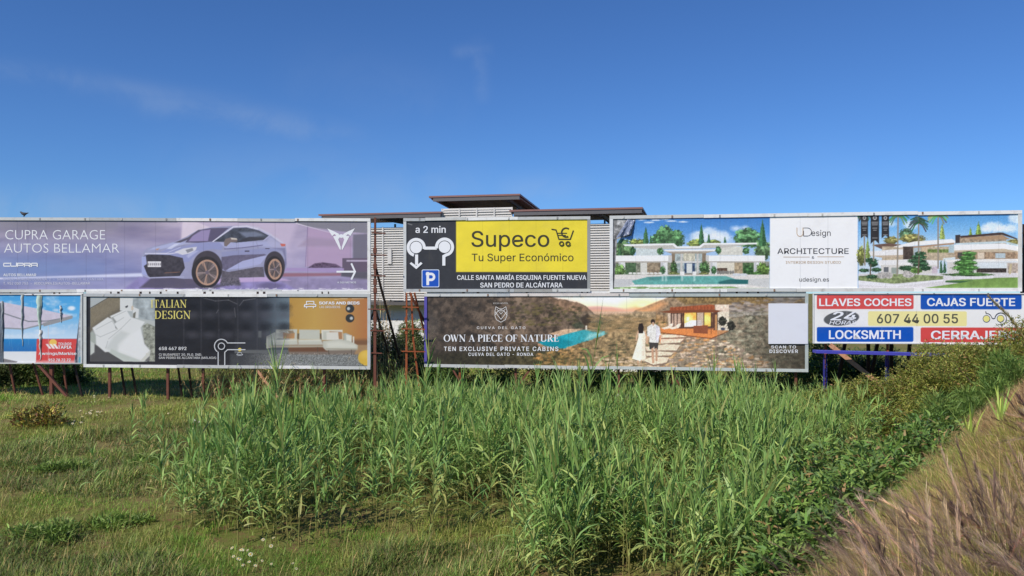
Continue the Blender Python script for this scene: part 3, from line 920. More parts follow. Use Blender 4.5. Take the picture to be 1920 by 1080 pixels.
# ---- awning advert (torn) ----------------------------------------------------------
def paint_awning(a):
    a.view(*Z6)
    a.vgrad(-1300, 830, [(50, (70, 160, 222)), (250, (96, 176, 228)), (420, (170, 206, 236)), (505, (196, 220, 240)), (510, (44, 134, 198)), (632, (36, 112, 182)), (636, (226, 228, 232)), (760, (232, 232, 234))])
    i = a.sub(-250, 145, 548, 634)
    cl_ = np.clip((fbm(a.X[i] * .05, a.Y[i] * .10, 4) - .5) * 3, 0, 1) * .6
    a.blend(i, cl_, (232, 236, 244))
    a.poly([(-1300, -130), (0, 135), (430, 215), (725, 278), (725, 290), (590, 325), (240, 410), (0, 398), (-1300, 250)], (206, 198, 214), nz=.05)
    a.line([(-1200, -80), (0, 240), (290, 335), (480, 330), (725, 285)], 12, (132, 134, 142))
    a.line([(-1200, 250), (0, 398), (240, 410), (590, 325), (725, 290)], 14, (150, 152, 158))
    a.poly([(430, 350), (725, 275), (727, 305), (590, 345), (440, 385)], (150, 150, 154))
    a.ell(718, 202, 36, 22, (226, 236, 246), soft=3); a.ell(565, 222, 28, 14, (180, 210, 236), soft=3)
    a.poly([(40, 705), (180, 735), (150, 760), (20, 760)], (130, 126, 128))
    a.poly([(372, 508), (772, 508), (745, 748), (362, 748)], (214, 74, 72), nz=.06)
    a.ell(533, 547, 38, 36, (240, 196, 96))
    for k in range(3): a.poly([(460 + k * 36, 560), (484 + k * 36, 560), (520 + k * 36, 606), (494 + k * 36, 606)], (244, 238, 236))
    a.poly([(772, 505), (830, 0), (900, 0), (900, 800), (742, 800)], (62, 66, 78), nz=.25, ns=.2)
    a.poly([(812, 0), (850, 0), (850, 800), (775, 800), (780, 560)], (168, 176, 182), nz=.3, ns=.2)
    a.poly([(790, 690), (850, 680), (850, 800), (785, 800)], (104, 160, 176))
    a.poly([(0, 150), (45, 150), (40, 770), (0, 770)], (96, 104, 116), nz=.4, ns=.1)
    a.line([(487, 380), (487, 750)], 5, (226, 200, 196), a=.8)
    q = random.Random(8)
    for _ in range(50):
        x = q.uniform(50, 760); y = q.uniform(60, 700); a.line([(x, y), (x + q.uniform(-6, 6), y + q.uniform(20, 90))], 2.5, (235, 240, 244), a=.22)
    a.poly([(360, 728), (760, 724), (760, 760), (360, 760)], (226, 196, 192), a=.7, soft=5)


b2 = Board('torn billboard of a white awning over blue sea, lower row at far left edge', -200, 34.4, 155, 33.9, 551, 682, 550.5, 682, rail=.05)
b2.frame(top=[(.7, OF), (1, WH)], bot=[(.8, OF), (1, GR)])
b2.poster(paint_awning, (90, 170, 220))
b2.text('TOLDOS', 585, 718, 546, 570, W, .03, Z6)
b2.text('TAPIA', 583, 720, 576, 607, W, .045, Z6)
b2.text('Awnings/Markise', 390, 768, 640, 668, W, .03, Z6)
b2.text('952 78 72 72', 490, 710, 706, 733, W, .035, Z6)


def torn(board, x, y0, y1, wd, col, seed):
    """curled strip of vinyl hanging off the panel"""
    q = random.Random(seed); n = 12; V = []; C = []
    for k in range(n + 1):
        t = k / n; y = y0 + (y1 - y0) * t
        u, z = board.uz(Z6[0] + (x + q.uniform(-5, 5)) / Z6[2], Z6[1] + y / Z6[2])
        hw = wd / Z6[2] / F * 34 / 2 * (1 - .75 * t ** 1.5) * q.uniform(.8, 1.15)
        out = .02 + .05 * math.sin(math.pi * min(1, t * 1.2)) * q.uniform(.6, 1.2)
        for s_, o in ((-1, out * .3), (-.3, out), (.4, out * .9), (1, out * .35)):
            V.append((u + s_ * hw, -.03 - o, z)); c = col if s_ < .2 else tuple(v * .75 for v in col); C.append(lin(*c))
    Fs = [(k * 4 + j, k * 4 + j + 1, k * 4 + 5 + j, k * 4 + 4 + j) for k in range(n) for j in range(3)]
    link('torn_strip', mesh_np('torn_strip', V, Fs, C), M['poster'], board.root)


torn(b2, 32, 130, 740, 20, (176, 184, 188), 1); torn(b2, 228, 58, 580, 26, (196, 206, 204), 2)
torn(b2, 400, 58, 420, 58, (186, 208, 196), 3); torn(b2, 410, 420, 720, 30, (226, 224, 220), 5); torn(b2, 613, 175, 345, 24, (210, 216, 216), 4)


# ---- sofa and bed advert ------------------------------------------------------------
def paint_sofa(a):
    a.view(0, 0, 1)
    q = random.Random(2)
    a.c[:] = np.array([44, 42, 46]) / 255
    n = fbm(a.X * .02, a.Y * .04, 4) - .5; a.c += n[:, None] * .10
    a.hgrad(540, 700, [(440, (44, 42, 46)), (490, (62, 64, 72)), (520, (96, 108, 118)), (543, (112, 128, 138)), (545, (112, 128, 138))], a=.95)
    i = a.sub(440, 545, 600, 700); t = np.clip((a.Y[i] - 600) / 60, 0, 1) * .75; a.blend(i, t, (58, 58, 62))
    a.hgrad(540, 668, [(543, (186, 144, 72)), (590, (196, 158, 84)), (640, (190, 146, 82)), (692, (178, 116, 72))])
    a.poly([(543, 640), (692, 636), (692, 668), (543, 668)], (128, 92, 66), soft=7)
    a.poly([(440, 656), (700, 656), (700, 664), (440, 664)], (130, 132, 130), a=.6, soft=2)
    a.view(*ZS)
    a.poly([(-500, 850), (0, 845), (700, 850), (1420, 848), (1420, 1015), (-500, 1015)], (128, 130, 128), soft=3)
    i = a.sub(430, 692, 662, 690); nn = vnoise(a.X[i] * 1.1, a.Y[i] * 1.3); a.c[i] += ((nn - .5) * .38)[:, None]
    f = np.clip((520 - a.X[i]) / 80, 0, .8); a.blend(i, f, (56, 56, 60))
    a.poly([(1070, 715), (1420, 720), (1420, 850), (1230, 850), (1270, 730)], (168, 136, 100), soft=3)
    a.poly([(300, 760), (800, 750), (860, 815), (310, 815)], (112, 78, 58), soft=3)
    S1, S2, S3 = (196, 196, 182), (176, 178, 166), (222, 220, 206)
    # left arm, base, backs, cushions
    a.poly([(0, 600), (110, 545), (150, 548), (150, 640), (70, 660), (70, 745), (20, 770), (0, 760)], S2)
    a.line([(8, 610), (8, 760), (70, 750)], 16, (206, 202, 186))
    a.poly([(130, 505), (430, 500), (425, 640), (125, 630)], S1, soft=2); a.poly([(455, 505), (745, 508), (748, 640), (452, 640)], S1, soft=2)
    a.poly([(765, 510), (1060, 510), (1070, 650), (765, 650)], S3, soft=2); a.poly([(790, 530), (1040, 532), (1045, 650), (785, 650)], S1, soft=3)
    a.poly([(430, 560), (458, 560), (455, 650), (430, 650)], (110, 96, 78), soft=2); a.poly([(745, 560), (768, 560), (772, 650), (748, 650)], (110, 96, 78), soft=2)
    a.poly([(230, 545), (320, 560), (395, 550), (390, 632), (235, 630)], (190, 142, 94), soft=1.2); a.poly([(300, 525), (370, 520), (390, 555), (320, 562)], (150, 130, 102), soft=2)
    a.poly([(880, 530), (1055, 540), (1060, 640), (900, 640)], (176, 130, 92), soft=1.5); a.poly([(835, 545), (1000, 540), (1010, 648), (840, 648)], (220, 216, 204), soft=1.5)
    a.poly([(1070, 560), (1110, 555), (1195, 590), (1190, 690), (1080, 660)], S2); a.poly([(1110, 575), (1185, 590), (1185, 680), (1115, 665)], S3, soft=2)
    a.line([(1215, 610), (1215, 700)], 18, S3)
    a.poly([(80, 650), (430, 640), (440, 720), (80, 725)], S1, soft=3); a.poly([(100, 648), (420, 640), (425, 660), (95, 672)], S3, soft=4, a=.8)
    a.poly([(440, 645), (760, 640), (800, 720), (445, 722)], S1, soft=3); a.poly([(460, 650), (740, 642), (760, 662), (455, 672)], S3, soft=4, a=.8)
    a.poly([(30, 728), (800, 726), (800, 752), (30, 758)], (170, 160, 140), soft=1.5)
    a.poly([(785, 665), (1010, 645), (1150, 660), (1275, 725), (1270, 790), (830, 795), (790, 755)], S1, soft=2)
    a.poly([(840, 690), (1000, 668), (1240, 720), (1240, 760), (850, 760)], S3, soft=6, a=.7)
    a.line([(835, 775), (1265, 778)], 14, (160, 152, 134))
    for x, y0, y1 in ((90, 755, 805), (715, 755, 815), (868, 795, 850), (1185, 790, 855)): a.line([(x, y0), (x, y1)], 9, (86, 78, 66))
    i = a.sub(500, 560, 610, 660); a.blend(i, np.clip((545 - a.X[i]) / 60, 0, .35), (92, 100, 104))
    a.ell(1400, 900, 122, 108, (214, 176, 72), soft=2); a.ell(1370, 860, 60, 50, (228, 194, 96), soft=8, a=.7)
    a.poly([(1420, 700), (1480, 700), (1480, 1040), (1412, 1040)], (120, 128, 128), a=0)
    for cy, dx in ((213, -20), (348, 20)):
        a.ell(1165, cy, 61, 59, (56, 56, 56)); a.ell(1165 + dx, cy, 22, 22, (196, 200, 200), soft=2)
    a.line([(940, 85), (1060, 76), (1130, 76)], 4, (236, 226, 196), a=.9); a.line([(1195, 74), (1360, 72)], 6, (246, 238, 214), a=.8)
    # wrinkles of the dark part: their highlights and shade painted into its colour
    a.view(*Z7)
    for k, x in enumerate((-30, 145, 320, 510, 705, 890)):
        a.line([(x, 85), (x + 4, 420), (x, 760)], 9, (96, 94, 100), a=.35, soft=2.5)
        for y in (190, 390):
            a.ell(x + 88, y, 62, 40, (22, 20, 24), a=.5, soft=9, edge=.3); a.ell(x + 88, y + 78, 60, 34, (84, 82, 90), a=.5, soft=9, edge=.3)
    for pts in ([(150, 95), (290, 130), (420, 120), (505, 160)], [(530, 175), (570, 125), (690, 105)], [(300, 250), (318, 220)], [(480, 200), (490, 290)]): a.line(pts, 5, (150, 150, 154), a=.6, soft=1.5)
    a.line([(727, 430), (735, 620)], 6, (66, 66, 68)); a.rect(718, 430, 750, 495, (96, 98, 100), soft=2)
    # bed photograph
    a.view(*ZB)
    a.rect(78, 55, 1010, 982, (176, 182, 180), nz=.12, ns=.1)
    a.vgrad(78, 1010, [(55, (150, 158, 158)), (300, (178, 184, 184)), (450, (186, 190, 186)), (982, (110, 108, 106))])
    a.poly([(690, 60), (1010, 60), (1010, 400), (760, 360), (700, 180)], (166, 174, 176), nz=.25, ns=.12)
    a.poly([(78, 55), (345, 55), (78, 222)], (176, 182, 182), soft=2); a.line([(78, 215), (345, 58)], 12, (92, 86, 76))
    a.poly([(345, 62), (510, 62), (510, 260), (110, 520), (78, 560), (78, 225)], (134, 124, 104), nz=.1, ns=.5)
    a.poly([(250, 380), (500, 220), (510, 280), (100, 540), (78, 560), (78, 500)], (96, 90, 80), a=.8, soft=10)
    a.poly([(505, 60), (695, 60), (680, 260), (505, 245)], (216, 218, 216)); a.poly([(580, 190), (620, 172), (618, 200), (590, 212)], (62, 62, 62))
    a.poly([(690, 190), (780, 230), (770, 360), (690, 350)], (216, 218, 216)); a.poly([(695, 290), (735, 265), (725, 360), (690, 350)], (120, 118, 108))
    a.poly([(668, 190), (695, 175), (700, 235), (670, 245)], (206, 190, 170))
    a.poly([(78, 680), (140, 720), (135, 850), (78, 895)], (196, 200, 194))
    a.poly([(140, 740), (300, 790), (700, 985), (78, 985), (78, 900), (140, 860)], (86, 84, 84), soft=3)
    a.poly([(830, 470), (900, 430), (1008, 480), (1008, 985), (930, 985), (940, 830), (860, 720)], (142, 144, 132), nz=.5, ns=.25)
    a.poly([(78, 570), (110, 555), (180, 650), (700, 900), (900, 985), (570, 985), (78, 690)], (168, 174, 166))
    a.poly([(340, 850), (690, 985), (560, 985)], (196, 202, 194))
    a.poly([(105, 500), (330, 345), (400, 380), (360, 330), (590, 225), (660, 345), (740, 370), (865, 412), (800, 500), (860, 740), (940, 830), (930, 900), (850, 985), (700, 985), (350, 845), (290, 850), (160, 740), (155, 600)], (222, 223, 221), soft=2)
    a.poly([(470, 820), (640, 620), (800, 510), (850, 730), (935, 820), (930, 900), (820, 960)], (228, 229, 228), soft=5)
    a.poly([(300, 790), (420, 620), (520, 540), (640, 580), (480, 740), (470, 850), (380, 850)], (204, 207, 204), soft=6)
    a.poly([(480, 850), (800, 970), (780, 985), (690, 985), (360, 850), (380, 800)], (192, 198, 190), soft=3)
    for pts in ([(160, 520), (390, 400), (450, 490)], [(165, 600), (220, 630), (470, 520)], [(360, 330), (430, 430), (560, 350)], [(400, 345), (590, 255)], [(340, 660), (520, 510), (660, 370)], [(330, 690), (300, 790)]): a.line(pts, 7, (168, 170, 168), a=.8, soft=1.6)
    a.poly([(385, 350), (405, 345), (455, 410), (430, 435)], (150, 152, 148), soft=2); a.poly([(435, 470), (470, 515), (440, 505)], (120, 120, 116), soft=1.5)
    a.poly([(880, 872), (925, 880), (900, 892)], (150, 120, 90))
    a.poly([(930, 830), (945, 830), (930, 900), (850, 985), (790, 985)], (206, 206, 196), soft=2)


b3 = Board('dark billboard with a white bed at left and cream sofa on ochre at right', 158, 33.85, 695, 33.2, 550, 687.5, 551, 692)
b3.frame(top=[(.36, GR), (.645, WH), (1, (180, 184, 184))], bot=[(.33, WH), (.655, (190, 192, 192)), (.80, WH), (1, OF)], left=lin(196, 199, 196), right=lin(190, 194, 194))
M['gloss'] = mat('glossy_vinyl', attr=True, rough=.33, spec=.4, bump=.22, bscale=1.8)
b3.poster(paint_sofa, (44, 42, 46), material=M['gloss'])
GOLD = (226, 214, 120)
b3.serif('ITALIAN', 1512, 1868, 118, 196, GOLD, .15, Z6)
b3.serif('DESIGN', 1550, 1908, 228, 308, GOLD, .15, Z6)
b3.text('658 467 892', 1592, 1868, 588, 620, (222, 222, 222), .035, Z6)
b3.text('C/ BUDAPEST 20, PLG. IND.', 1592, 2022, 654, 677, (206, 206, 206), .025, Z6)
b3.text('SAN PEDRO DE ALCÁNTARA (MÁLAGA)', 1592, 2164, 686, 708, (206, 206, 206), .025, Z6)
b3.text('SOFAS AND BEDS', 735, 1300, 115, 155, W, .06, ZS)
b3.text('LAS ORQUIDEAS', 742, 1030, 175, 205, W, -.005, ZS)
b3.strokes([('l', [(538, 178), (535, 160), (560, 150), (560, 112), (662, 112), (664, 150), (690, 158), (690, 184), (528, 188), (534, 158)], 11), ('l', [(556, 158), (600, 148), (660, 152)], 10), ('l', [(562, 190), (562, 206)], 12), ('l', [(656, 190), (656, 206)], 12)], W, 'sofa_symbol', ZS)
LG = (200, 202, 206)
b3.strokes([('l', [(318, 768), (318, 640)], 10), ('l', [(384, 768), (384, 642), (413, 616), (588, 616)], 10), ('r', 350, 580, 68, 10, 28, 236), ('l', [(410, 549), (588, 549)], 10), ('r', 352, 581, 32, 9, 0, 360)], LG, 'map_symbol', Z7)
b3.strokes([('c', 534, 616, 18)], (232, 208, 84), 'location_dot', Z7)
b3.strokes([('l', [(506, 660), (506, 668), (562, 668), (562, 660)], 6), ('l', [(514, 656), (516, 646), (550, 646), (552, 656)], 5), ('l', [(516, 676), (552, 676)], 3)], LG, 'sofa_symbol', Z7)


# ---- supermarket advert ---------------------------------------------------------------
def paint_market(a):
    a.view(*Z3)
    a.rect(400, 100, 1600, 620, (56, 57, 62), nz=.10, ns=.05)
    a.rect(796, 182, 1534, 480, (240, 219, 62), nz=.03, ns=.05)
    i = a.sub(850, 1105, 405, 512); a.c[i] *= (1 - .07 * (fbm(a.X[i] * .02, a.Y[i] * .05, 3) - .5))[:, None]
    q = random.Random(3)
    for _ in range(30): x = q.uniform(510, 780); y = q.uniform(190, 570); a.line([(x, y), (x + q.uniform(-30, 30), y + q.uniform(5, 25))], 3, (96, 96, 100), a=.18, soft=2)
    a.view(0, 0, 1); seams(a, (805, 905, 955, 1005, 1055), 408, 545, (120, 110, 50), .16); a.view(*Z3)
    a.line([(525, 208), (548, 215)], 4, (160, 160, 160), a=.8)


b4 = Board('yellow and charcoal billboard with a roundabout map, below the raised middle roof', 757, 33.7, 1107, 32.7, 408.8, 547, 405.3, 547.3)
b4.frame(top=[(.12, GR), (.34, OF), (.62, WH), (1, (190, 192, 190))], bot=[(.6, GR), (.8, (160, 160, 156)), (1, OF)], left=lin(200, 203, 203), right=lin(150, 152, 150))
b4.poster(paint_market, (56, 57, 62))
DK = (62, 60, 44)
b4.text('a 2 min', 568, 738, 222, 260, W, .03, Z3)
b4.text('Supeco', 882, 1320, 250, 338, DK, .012, Z3)
b4.text('Tu Super Económico', 884, 1456, 377, 419, DK, .008, Z3)
b4.text('CALLE SANTA MARÍA ESQUINA FUENTE NUEVA', 802, 1528, 498, 524, W, .03, Z3)
b4.text('SAN PEDRO DE ALCÁNTARA', 932, 1394, 540, 567, W, .03, Z3)
b4.strokes([('r', 572, 342, 45, 17, -12, 318 - 64), ('c', 572, 342, 33), ('l', [(622, 346), (684, 346)], 17), ('r', 732, 340, 45, 17, -80, 190), ('c', 732, 340, 33),
            ('l', [(575, 386), (575, 436)], 17), ('p', [(545, 425), (536, 433), (573, 464), (608, 433), (599, 424), (573, 445)]), ('l', [(728, 440), (728, 392), (742, 384)], 17)], W, 'roundabout_symbol', Z3)
b4.strokes([('p', [(609, 466), (697, 466), (702, 471), (702, 561), (697, 566), (609, 566), (603, 561), (603, 471)])], (214, 226, 244), 'parking_border', Z3)
b4.strokes([('p', [(612, 470), (694, 470), (698, 474), (698, 558), (694, 562), (612, 562), (607, 558), (607, 474)])], (22, 84, 190), 'parking_sign', Z3)
b4.strokes([('l', [(637, 550), (637, 484)], 15), ('l', [(630, 491), (656, 491)], 14), ('l', [(637, 524), (656, 524)], 14), ('r', 656, 507.5, 16.5, 14, -90, 90)], W, 'parking_letter', Z3)
b4.strokes([('l', [(1334, 240), (1358, 244), (1374, 296), (1438, 296), (1455, 248)], 7), ('l', [(1362, 262), (1418, 262)], 5), ('l', [(1366, 274), (1412, 274)], 5), ('r', 1414, 258, 25, 8, 50, 300), ('r', 1389, 321, 11, 7, 0, 360), ('r', 1425, 321, 11, 7, 0, 360)], DK, 'cart_symbol', Z3)


# ---- villas advert ------------------------------------------------------------------
def paint_villa(a):
    a.view(*Z4)
    a.vgrad(0, 1510, [(80, (58, 128, 206)), (220, (86, 150, 220)), (330, (150, 188, 232)), (760, (190, 200, 204))])
    for cx, cy, rx, ry in ((860, 250, 70, 40), (960, 225, 80, 50), (1060, 245, 80, 40), (1000, 280, 160, 40), (1280, 180, 30, 18), (1200, 185, 40, 20)): a.ell(cx, cy, rx, ry, (226, 232, 244), a=.75, soft=6, edge=.2, ns=.15)
    for cx, cy in ((480, 110), (560, 100), (620, 118), (350, 105), (720, 125), (420, 130)): a.ell(cx, cy, 42, 7, (232, 236, 244), a=.8, soft=1.5, edge=.4)
    G1, G2, G3 = (96, 146, 92), (62, 104, 66), (150, 168, 84)
    a.bush(310, 320, 80, 40, G3); a.bush(560, 260, 80, 95, G1, seed=2); a.bush(660, 280, 75, 75, G1, seed=3); a.bush(500, 290, 60, 60, G1); a.bush(850, 320, 80, 36, G3); a.bush(1000, 310, 60, 24, G3)
    a.bush(1300, 270, 110, 85, G1, seed=5); a.bush(1440, 380, 70, 90, (110, 146, 96), seed=7); a.bush(190, 390, 90, 100, (104, 140, 90), seed=8)
    for x, t, b, h in ((388, 168, 325, 28), (432, 240, 325, 12), (888, 142, 330, 27), (955, 226, 315, 15), (1100, 258, 315, 13), (1438, 103, 345, 36), (155, 335, 440, 18), (262, 380, 440, 12)): a.cypress(x, t, b, h, G2)
    WL, WS = (236, 234, 230), (190, 186, 178)
    # ground, walls behind
    a.rect(100, 480, 1500, 640, (150, 152, 140), nz=.25, ns=.2)
    a.poly([(300, 360), (500, 360), (540, 430), (300, 430)], (196, 206, 206), nz=.1); a.poly([(1040, 345), (1260, 345), (1260, 425), (1040, 425)], (206, 204, 192), nz=.1)
    a.rect(120, 485, 620, 600, (136, 138, 118), nz=.4, ns=.3); a.rect(340, 490, 400, 600, (206, 204, 194)); a.rect(400, 490, 520, 600, (150, 132, 108), nz=.4); a.rect(205, 490, 300, 600, (82, 108, 74), nz=.4)
    a.rect(930, 480, 1460, 600, (214, 206, 186)); a.rect(1030, 540, 1120, 590, (98, 76, 62), nz=.5); a.rect(1185, 490, 1260, 600, (176, 156, 124), nz=.3); a.rect(1260, 490, 1360, 610, (94, 122, 78), nz=.4)
    a.rect(620, 400, 930, 600, (140, 122, 100)); a.rect(650, 410, 895, 590, (160, 172, 170), nz=.25, ns=.3); a.rect(725, 405, 830, 480, (196, 190, 168), nz=.3, ns=.4); a.rect(735, 495, 830, 585, (62, 82, 112), nz=.5, ns=.3); a.rect(755, 500, 805, 585, (206, 210, 206)); a.rect(655, 478, 890, 494, (206, 204, 200))
    for x in (700, 845): a.rect(x, 410, x + 18, 590, (196, 192, 184))
    # roofs
    a.poly([(185, 330), (640, 320), (670, 350), (870, 345), (905, 318), (1390, 316), (1200, 345), (1050, 360), (860, 368), (500, 372), (300, 360)], WS)
    a.poly([(185, 328), (640, 318), (672, 346), (868, 343), (905, 316), (1390, 314), (1385, 326), (915, 330), (880, 358), (660, 360), (630, 334), (200, 342)], (242, 242, 240))
    a.poly([(535, 378), (1015, 372), (1015, 388), (940, 400), (620, 402)], WL); a.poly([(560, 392), (1010, 388), (930, 408), (620, 410)], (166, 154, 138))
    for (x0, x1) in ((110, 620), (930, 1460)): a.rect(x0, 428, x1, 484, WL, nz=.03); a.rect(x0, 480, x1, 492, (170, 162, 150))
    a.poly([(590, 425), (622, 425), (622, 490), (590, 490)], (196, 194, 190)); a.poly([(930, 425), (955, 425), (955, 480), (930, 480)], (196, 194, 190))
    for x0, x1 in ((145, 202), (522, 584), (968, 1028), (1362, 1425)): a.rect(x0, 488, x1, 610, (216, 216, 214)); a.rect(x0, 488, x0 + (x1 - x0) * .35, 610, (188, 188, 190), soft=3)
    # planting and furniture
    for cx, cy, rx, ry, c in ((150, 570, 55, 60, (120, 160, 84)), (640, 545, 30, 60, (86, 120, 70)), (640, 595, 45, 25, (130, 140, 80)), (915, 540, 45, 60, (86, 124, 72)), (915, 595, 40, 22, (140, 146, 84)), (1310, 560, 45, 45, (84, 130, 72)), (1440, 560, 55, 70, (116, 152, 70)), (1390, 600, 45, 30, (90, 132, 66)), (540, 560, 25, 35, G1), (1000, 560, 25, 35, G1), (270, 390, 20, 40, G2), (520, 390, 30, 30, G1), (1040, 380, 25, 35, G1), (1290, 385, 30, 30, G1)): a.bush(cx, cy, rx, ry, c, n=9)
    a.poly([(90, 600), (1500, 600), (1500, 730), (90, 730)], (214, 208, 202))
    a.poly([(90, 640), (300, 640), (250, 700), (90, 720)], (190, 190, 190)); a.poly([(1310, 640), (1500, 630), (1500, 720), (1310, 690)], (196, 196, 194))
    for x in range(250, 520, 38): a.ell(x, 588, 18, 8, (222, 220, 214), edge=.3)
    for x in range(1040, 1180, 22): a.ell(x, 580, 12, 16, (136, 132, 126), edge=.4)
    for x in range(1185, 1290, 20): a.ell(x, 600, 16, 12, (200, 204, 208), edge=.4)
    a.rect(697, 572, 735, 602, (226, 224, 220)); a.rect(808, 572, 842, 602, (226, 224, 220))
    a.poly([(262, 655), (400, 622), (560, 614), (1110, 612), (1200, 642), (1310, 648), (1306, 684), (290, 690)], (96, 170, 162), nz=.12, ns=.3)
    a.poly([(400, 622), (700, 612), (700, 640), (420, 650)], (70, 130, 128), a=.7, soft=4); a.poly([(1040, 665), (1150, 640), (1308, 646), (1306, 684), (1050, 684)], (44, 112, 112), soft=2)
    for x in (540, 570, 715, 825): a.line([(x, 618), (x, 650)], 18, (196, 222, 218), a=.6, soft=3)
    a.poly([(90, 715), (380, 706), (420, 715), (1150, 705), (1240, 720), (1500, 720), (1500, 760), (90, 760)], (132, 166, 96), nz=.3, ns=.2)
    a.poly([(250, 694), (1310, 690), (1310, 704), (250, 706)], (228, 226, 222), nz=.15, ns=.3)
    q = random.Random(6)
    for _ in range(40): x = q.uniform(120, 1500); a.line([(x, q.uniform(715, 735)), (x + q.uniform(8, 40), q.uniform(715, 735))], 5, (236, 236, 232), a=.7)
    # peeled corner
    a.poly([(60, 90), (300, 90), (262, 250), (130, 280), (100, 730), (60, 760)], (150, 150, 150), nz=.6, ns=.2)
    a.poly([(100, 280), (112, 280), (105, 640), (95, 730), (86, 730)], (70, 70, 74), soft=2)
    # white name panel
    a.view(0, 0, 1)
    a.rect(1443.5, 380, 1608, 560, (234, 234, 240))
    i = a.sub(1443, 1608, 390, 560); a.c[i] += ((fbm(a.X[i] * .1, a.Y[i] * .1, 3) - .5) * .02)[:, None]
    # right villa
    a.view(*Z5)
    a.vgrad(428, 1900, [(60, (70, 148, 220)), (250, (120, 182, 232)), (420, (186, 212, 236)), (800, (200, 206, 208))])
    for cx, cy, rx, ry in ((1640, 220, 90, 45), (1720, 235, 60, 30), (1800, 230, 60, 36), (1570, 240, 50, 28), (1840, 140, 60, 50), (700, 190, 60, 25), (900, 200, 60, 40)): a.ell(cx, cy, rx, ry, (230, 236, 246), a=.75, soft=6, edge=.25, ns=.15)
    Y1 = (168, 162, 92)
    a.bush(720, 340, 60, 35, Y1); a.bush(860, 290, 60, 60, (110, 150, 110)); a.bush(920, 325, 110, 40, Y1, seed=3); a.bush(1830, 355, 60, 25, Y1); a.bush(455, 480, 40, 80, (140, 146, 76))
    for x, t, b, h, c in ((1181, 180, 330, 26, (140, 160, 80)), (1436, 222, 300, 16, (124, 156, 72)), (1508, 170, 295, 27, (120, 150, 70)), (512, 320, 500, 24, (120, 140, 70))): a.cypress(x, t, b, h, c)
    a.poly([(550, 380), (700, 365), (840, 380), (840, 420), (640, 420)], (118, 92, 78)); a.rect(640, 395, 1290, 520, (186, 168, 140), nz=.2, ns=.3)
    a.poly([(520, 440), (760, 420), (830, 420), (830, 470), (700, 480), (540, 480)], (226, 224, 222)); a.poly([(540, 478), (830, 470), (830, 490), (640, 496)], (196, 176, 150))
    a.poly([(750, 395), (930, 350), (1270, 328), (1300, 345), (1300, 362), (940, 385), (810, 410)], (236, 234, 230)); a.poly([(800, 405), (1290, 360), (1290, 375), (900, 412)], (176, 140, 110))
    a.rect(830, 395, 920, 520, (86, 74, 66), nz=.3); a.rect(925, 405, 985, 500, (170, 186, 192)); a.rect(1000, 400, 1050, 500, (206, 182, 148)); a.rect(1050, 420, 1240, 450, (120, 140, 74), nz=.4); a.rect(1240, 380, 1290, 450, (170, 190, 196))
    a.poly([(600, 520), (900, 510), (1140, 520), (1140, 570), (900, 590), (620, 570)], (222, 220, 218)); a.rect(630, 560, 1130, 640, (206, 202, 194)); a.rect(655, 580, 700, 625, (110, 112, 116)); a.rect(725, 585, 790, 645, (150, 160, 150)); a.rect(1090, 575, 1140, 635, (196, 180, 190))
    # right block
    a.poly([(1300, 292), (1345, 288), (1345, 370), (1300, 372)], (74, 64, 62)); a.rect(1340, 310, 1760, 380, (166, 146, 122), nz=.35, ns=.3)
    a.poly([(1340, 300), (1700, 268), (1730, 270), (1862, 325), (1850, 332), (1720, 290), (1350, 318)], (84, 66, 60)); a.poly([(1350, 318), (1720, 290), (1800, 330), (1500, 335)], (176, 144, 112))
    a.poly([(1300, 365), (1740, 345), (1862, 375), (1862, 390), (1740, 365), (1300, 385)], (190, 214, 224), a=.85)
    a.poly([(1290, 380), (1735, 368), (1862, 392), (1862, 438), (1735, 418), (1290, 436)], (236, 234, 232)); a.poly([(1290, 430), (1735, 415), (1862, 436), (1862, 450), (1290, 446)], (196, 178, 150))
    a.rect(1290, 445, 1862, 510, (168, 140, 112), nz=.35, ns=.3); a.rect(1500, 450, 1560, 505, (214, 196, 172)); a.rect(1320, 448, 1360, 500, (92, 86, 82)); a.rect(1660, 455, 1750, 500, (176, 192, 198))
    a.poly([(1190, 500), (1300, 490), (1300, 520), (1190, 530)], (206, 216, 218)); a.poly([(1220, 515), (1862, 505), (1862, 530), (1220, 535)], (226, 222, 216)); a.rect(1225, 535, 1862, 640, (206, 202, 196)); a.rect(1490, 540, 1760, 600, (206, 214, 218)); a.rect(1490, 590, 1760, 630, (72, 62, 58), nz=.6, ns=.4); a.rect(1770, 545, 1862, 635, (176, 160, 146), nz=.3)
    # garden
    a.poly([(428, 640), (1862, 632), (1862, 790), (428, 790)], (208, 204, 206))
    a.poly([(1220, 700), (1560, 678), (1862, 672), (1862, 795), (830, 795), (1340, 722), (1210, 715)], (124, 158, 78), nz=.15, ns=.1); a.poly([(1210, 705), (1460, 700), (1340, 724), (1210, 718)], (74, 112, 72))
    a.poly([(428, 700), (750, 740), (1190, 690), (1190, 705), (760, 755), (428, 740)], (222, 220, 224)); a.poly([(428, 660), (760, 640), (1190, 660), (1190, 690), (750, 730), (428, 700)], (132, 146, 96), nz=.4, ns=.3)
    a.poly([(1220, 650), (1650, 650), (1640, 680), (1460, 690), (1220, 668)], (214, 212, 214)); a.bush(1420, 648, 200, 14, (90, 130, 70))
    for cx, cy, rx, ry in ((640, 655, 50, 30), (880, 645, 55, 32), (700, 655, 40, 28)): a.ell(cx, cy, rx, ry, (176, 170, 164), nz=.3, ns=.4, edge=.2)
    PN = (70, 110, 74)
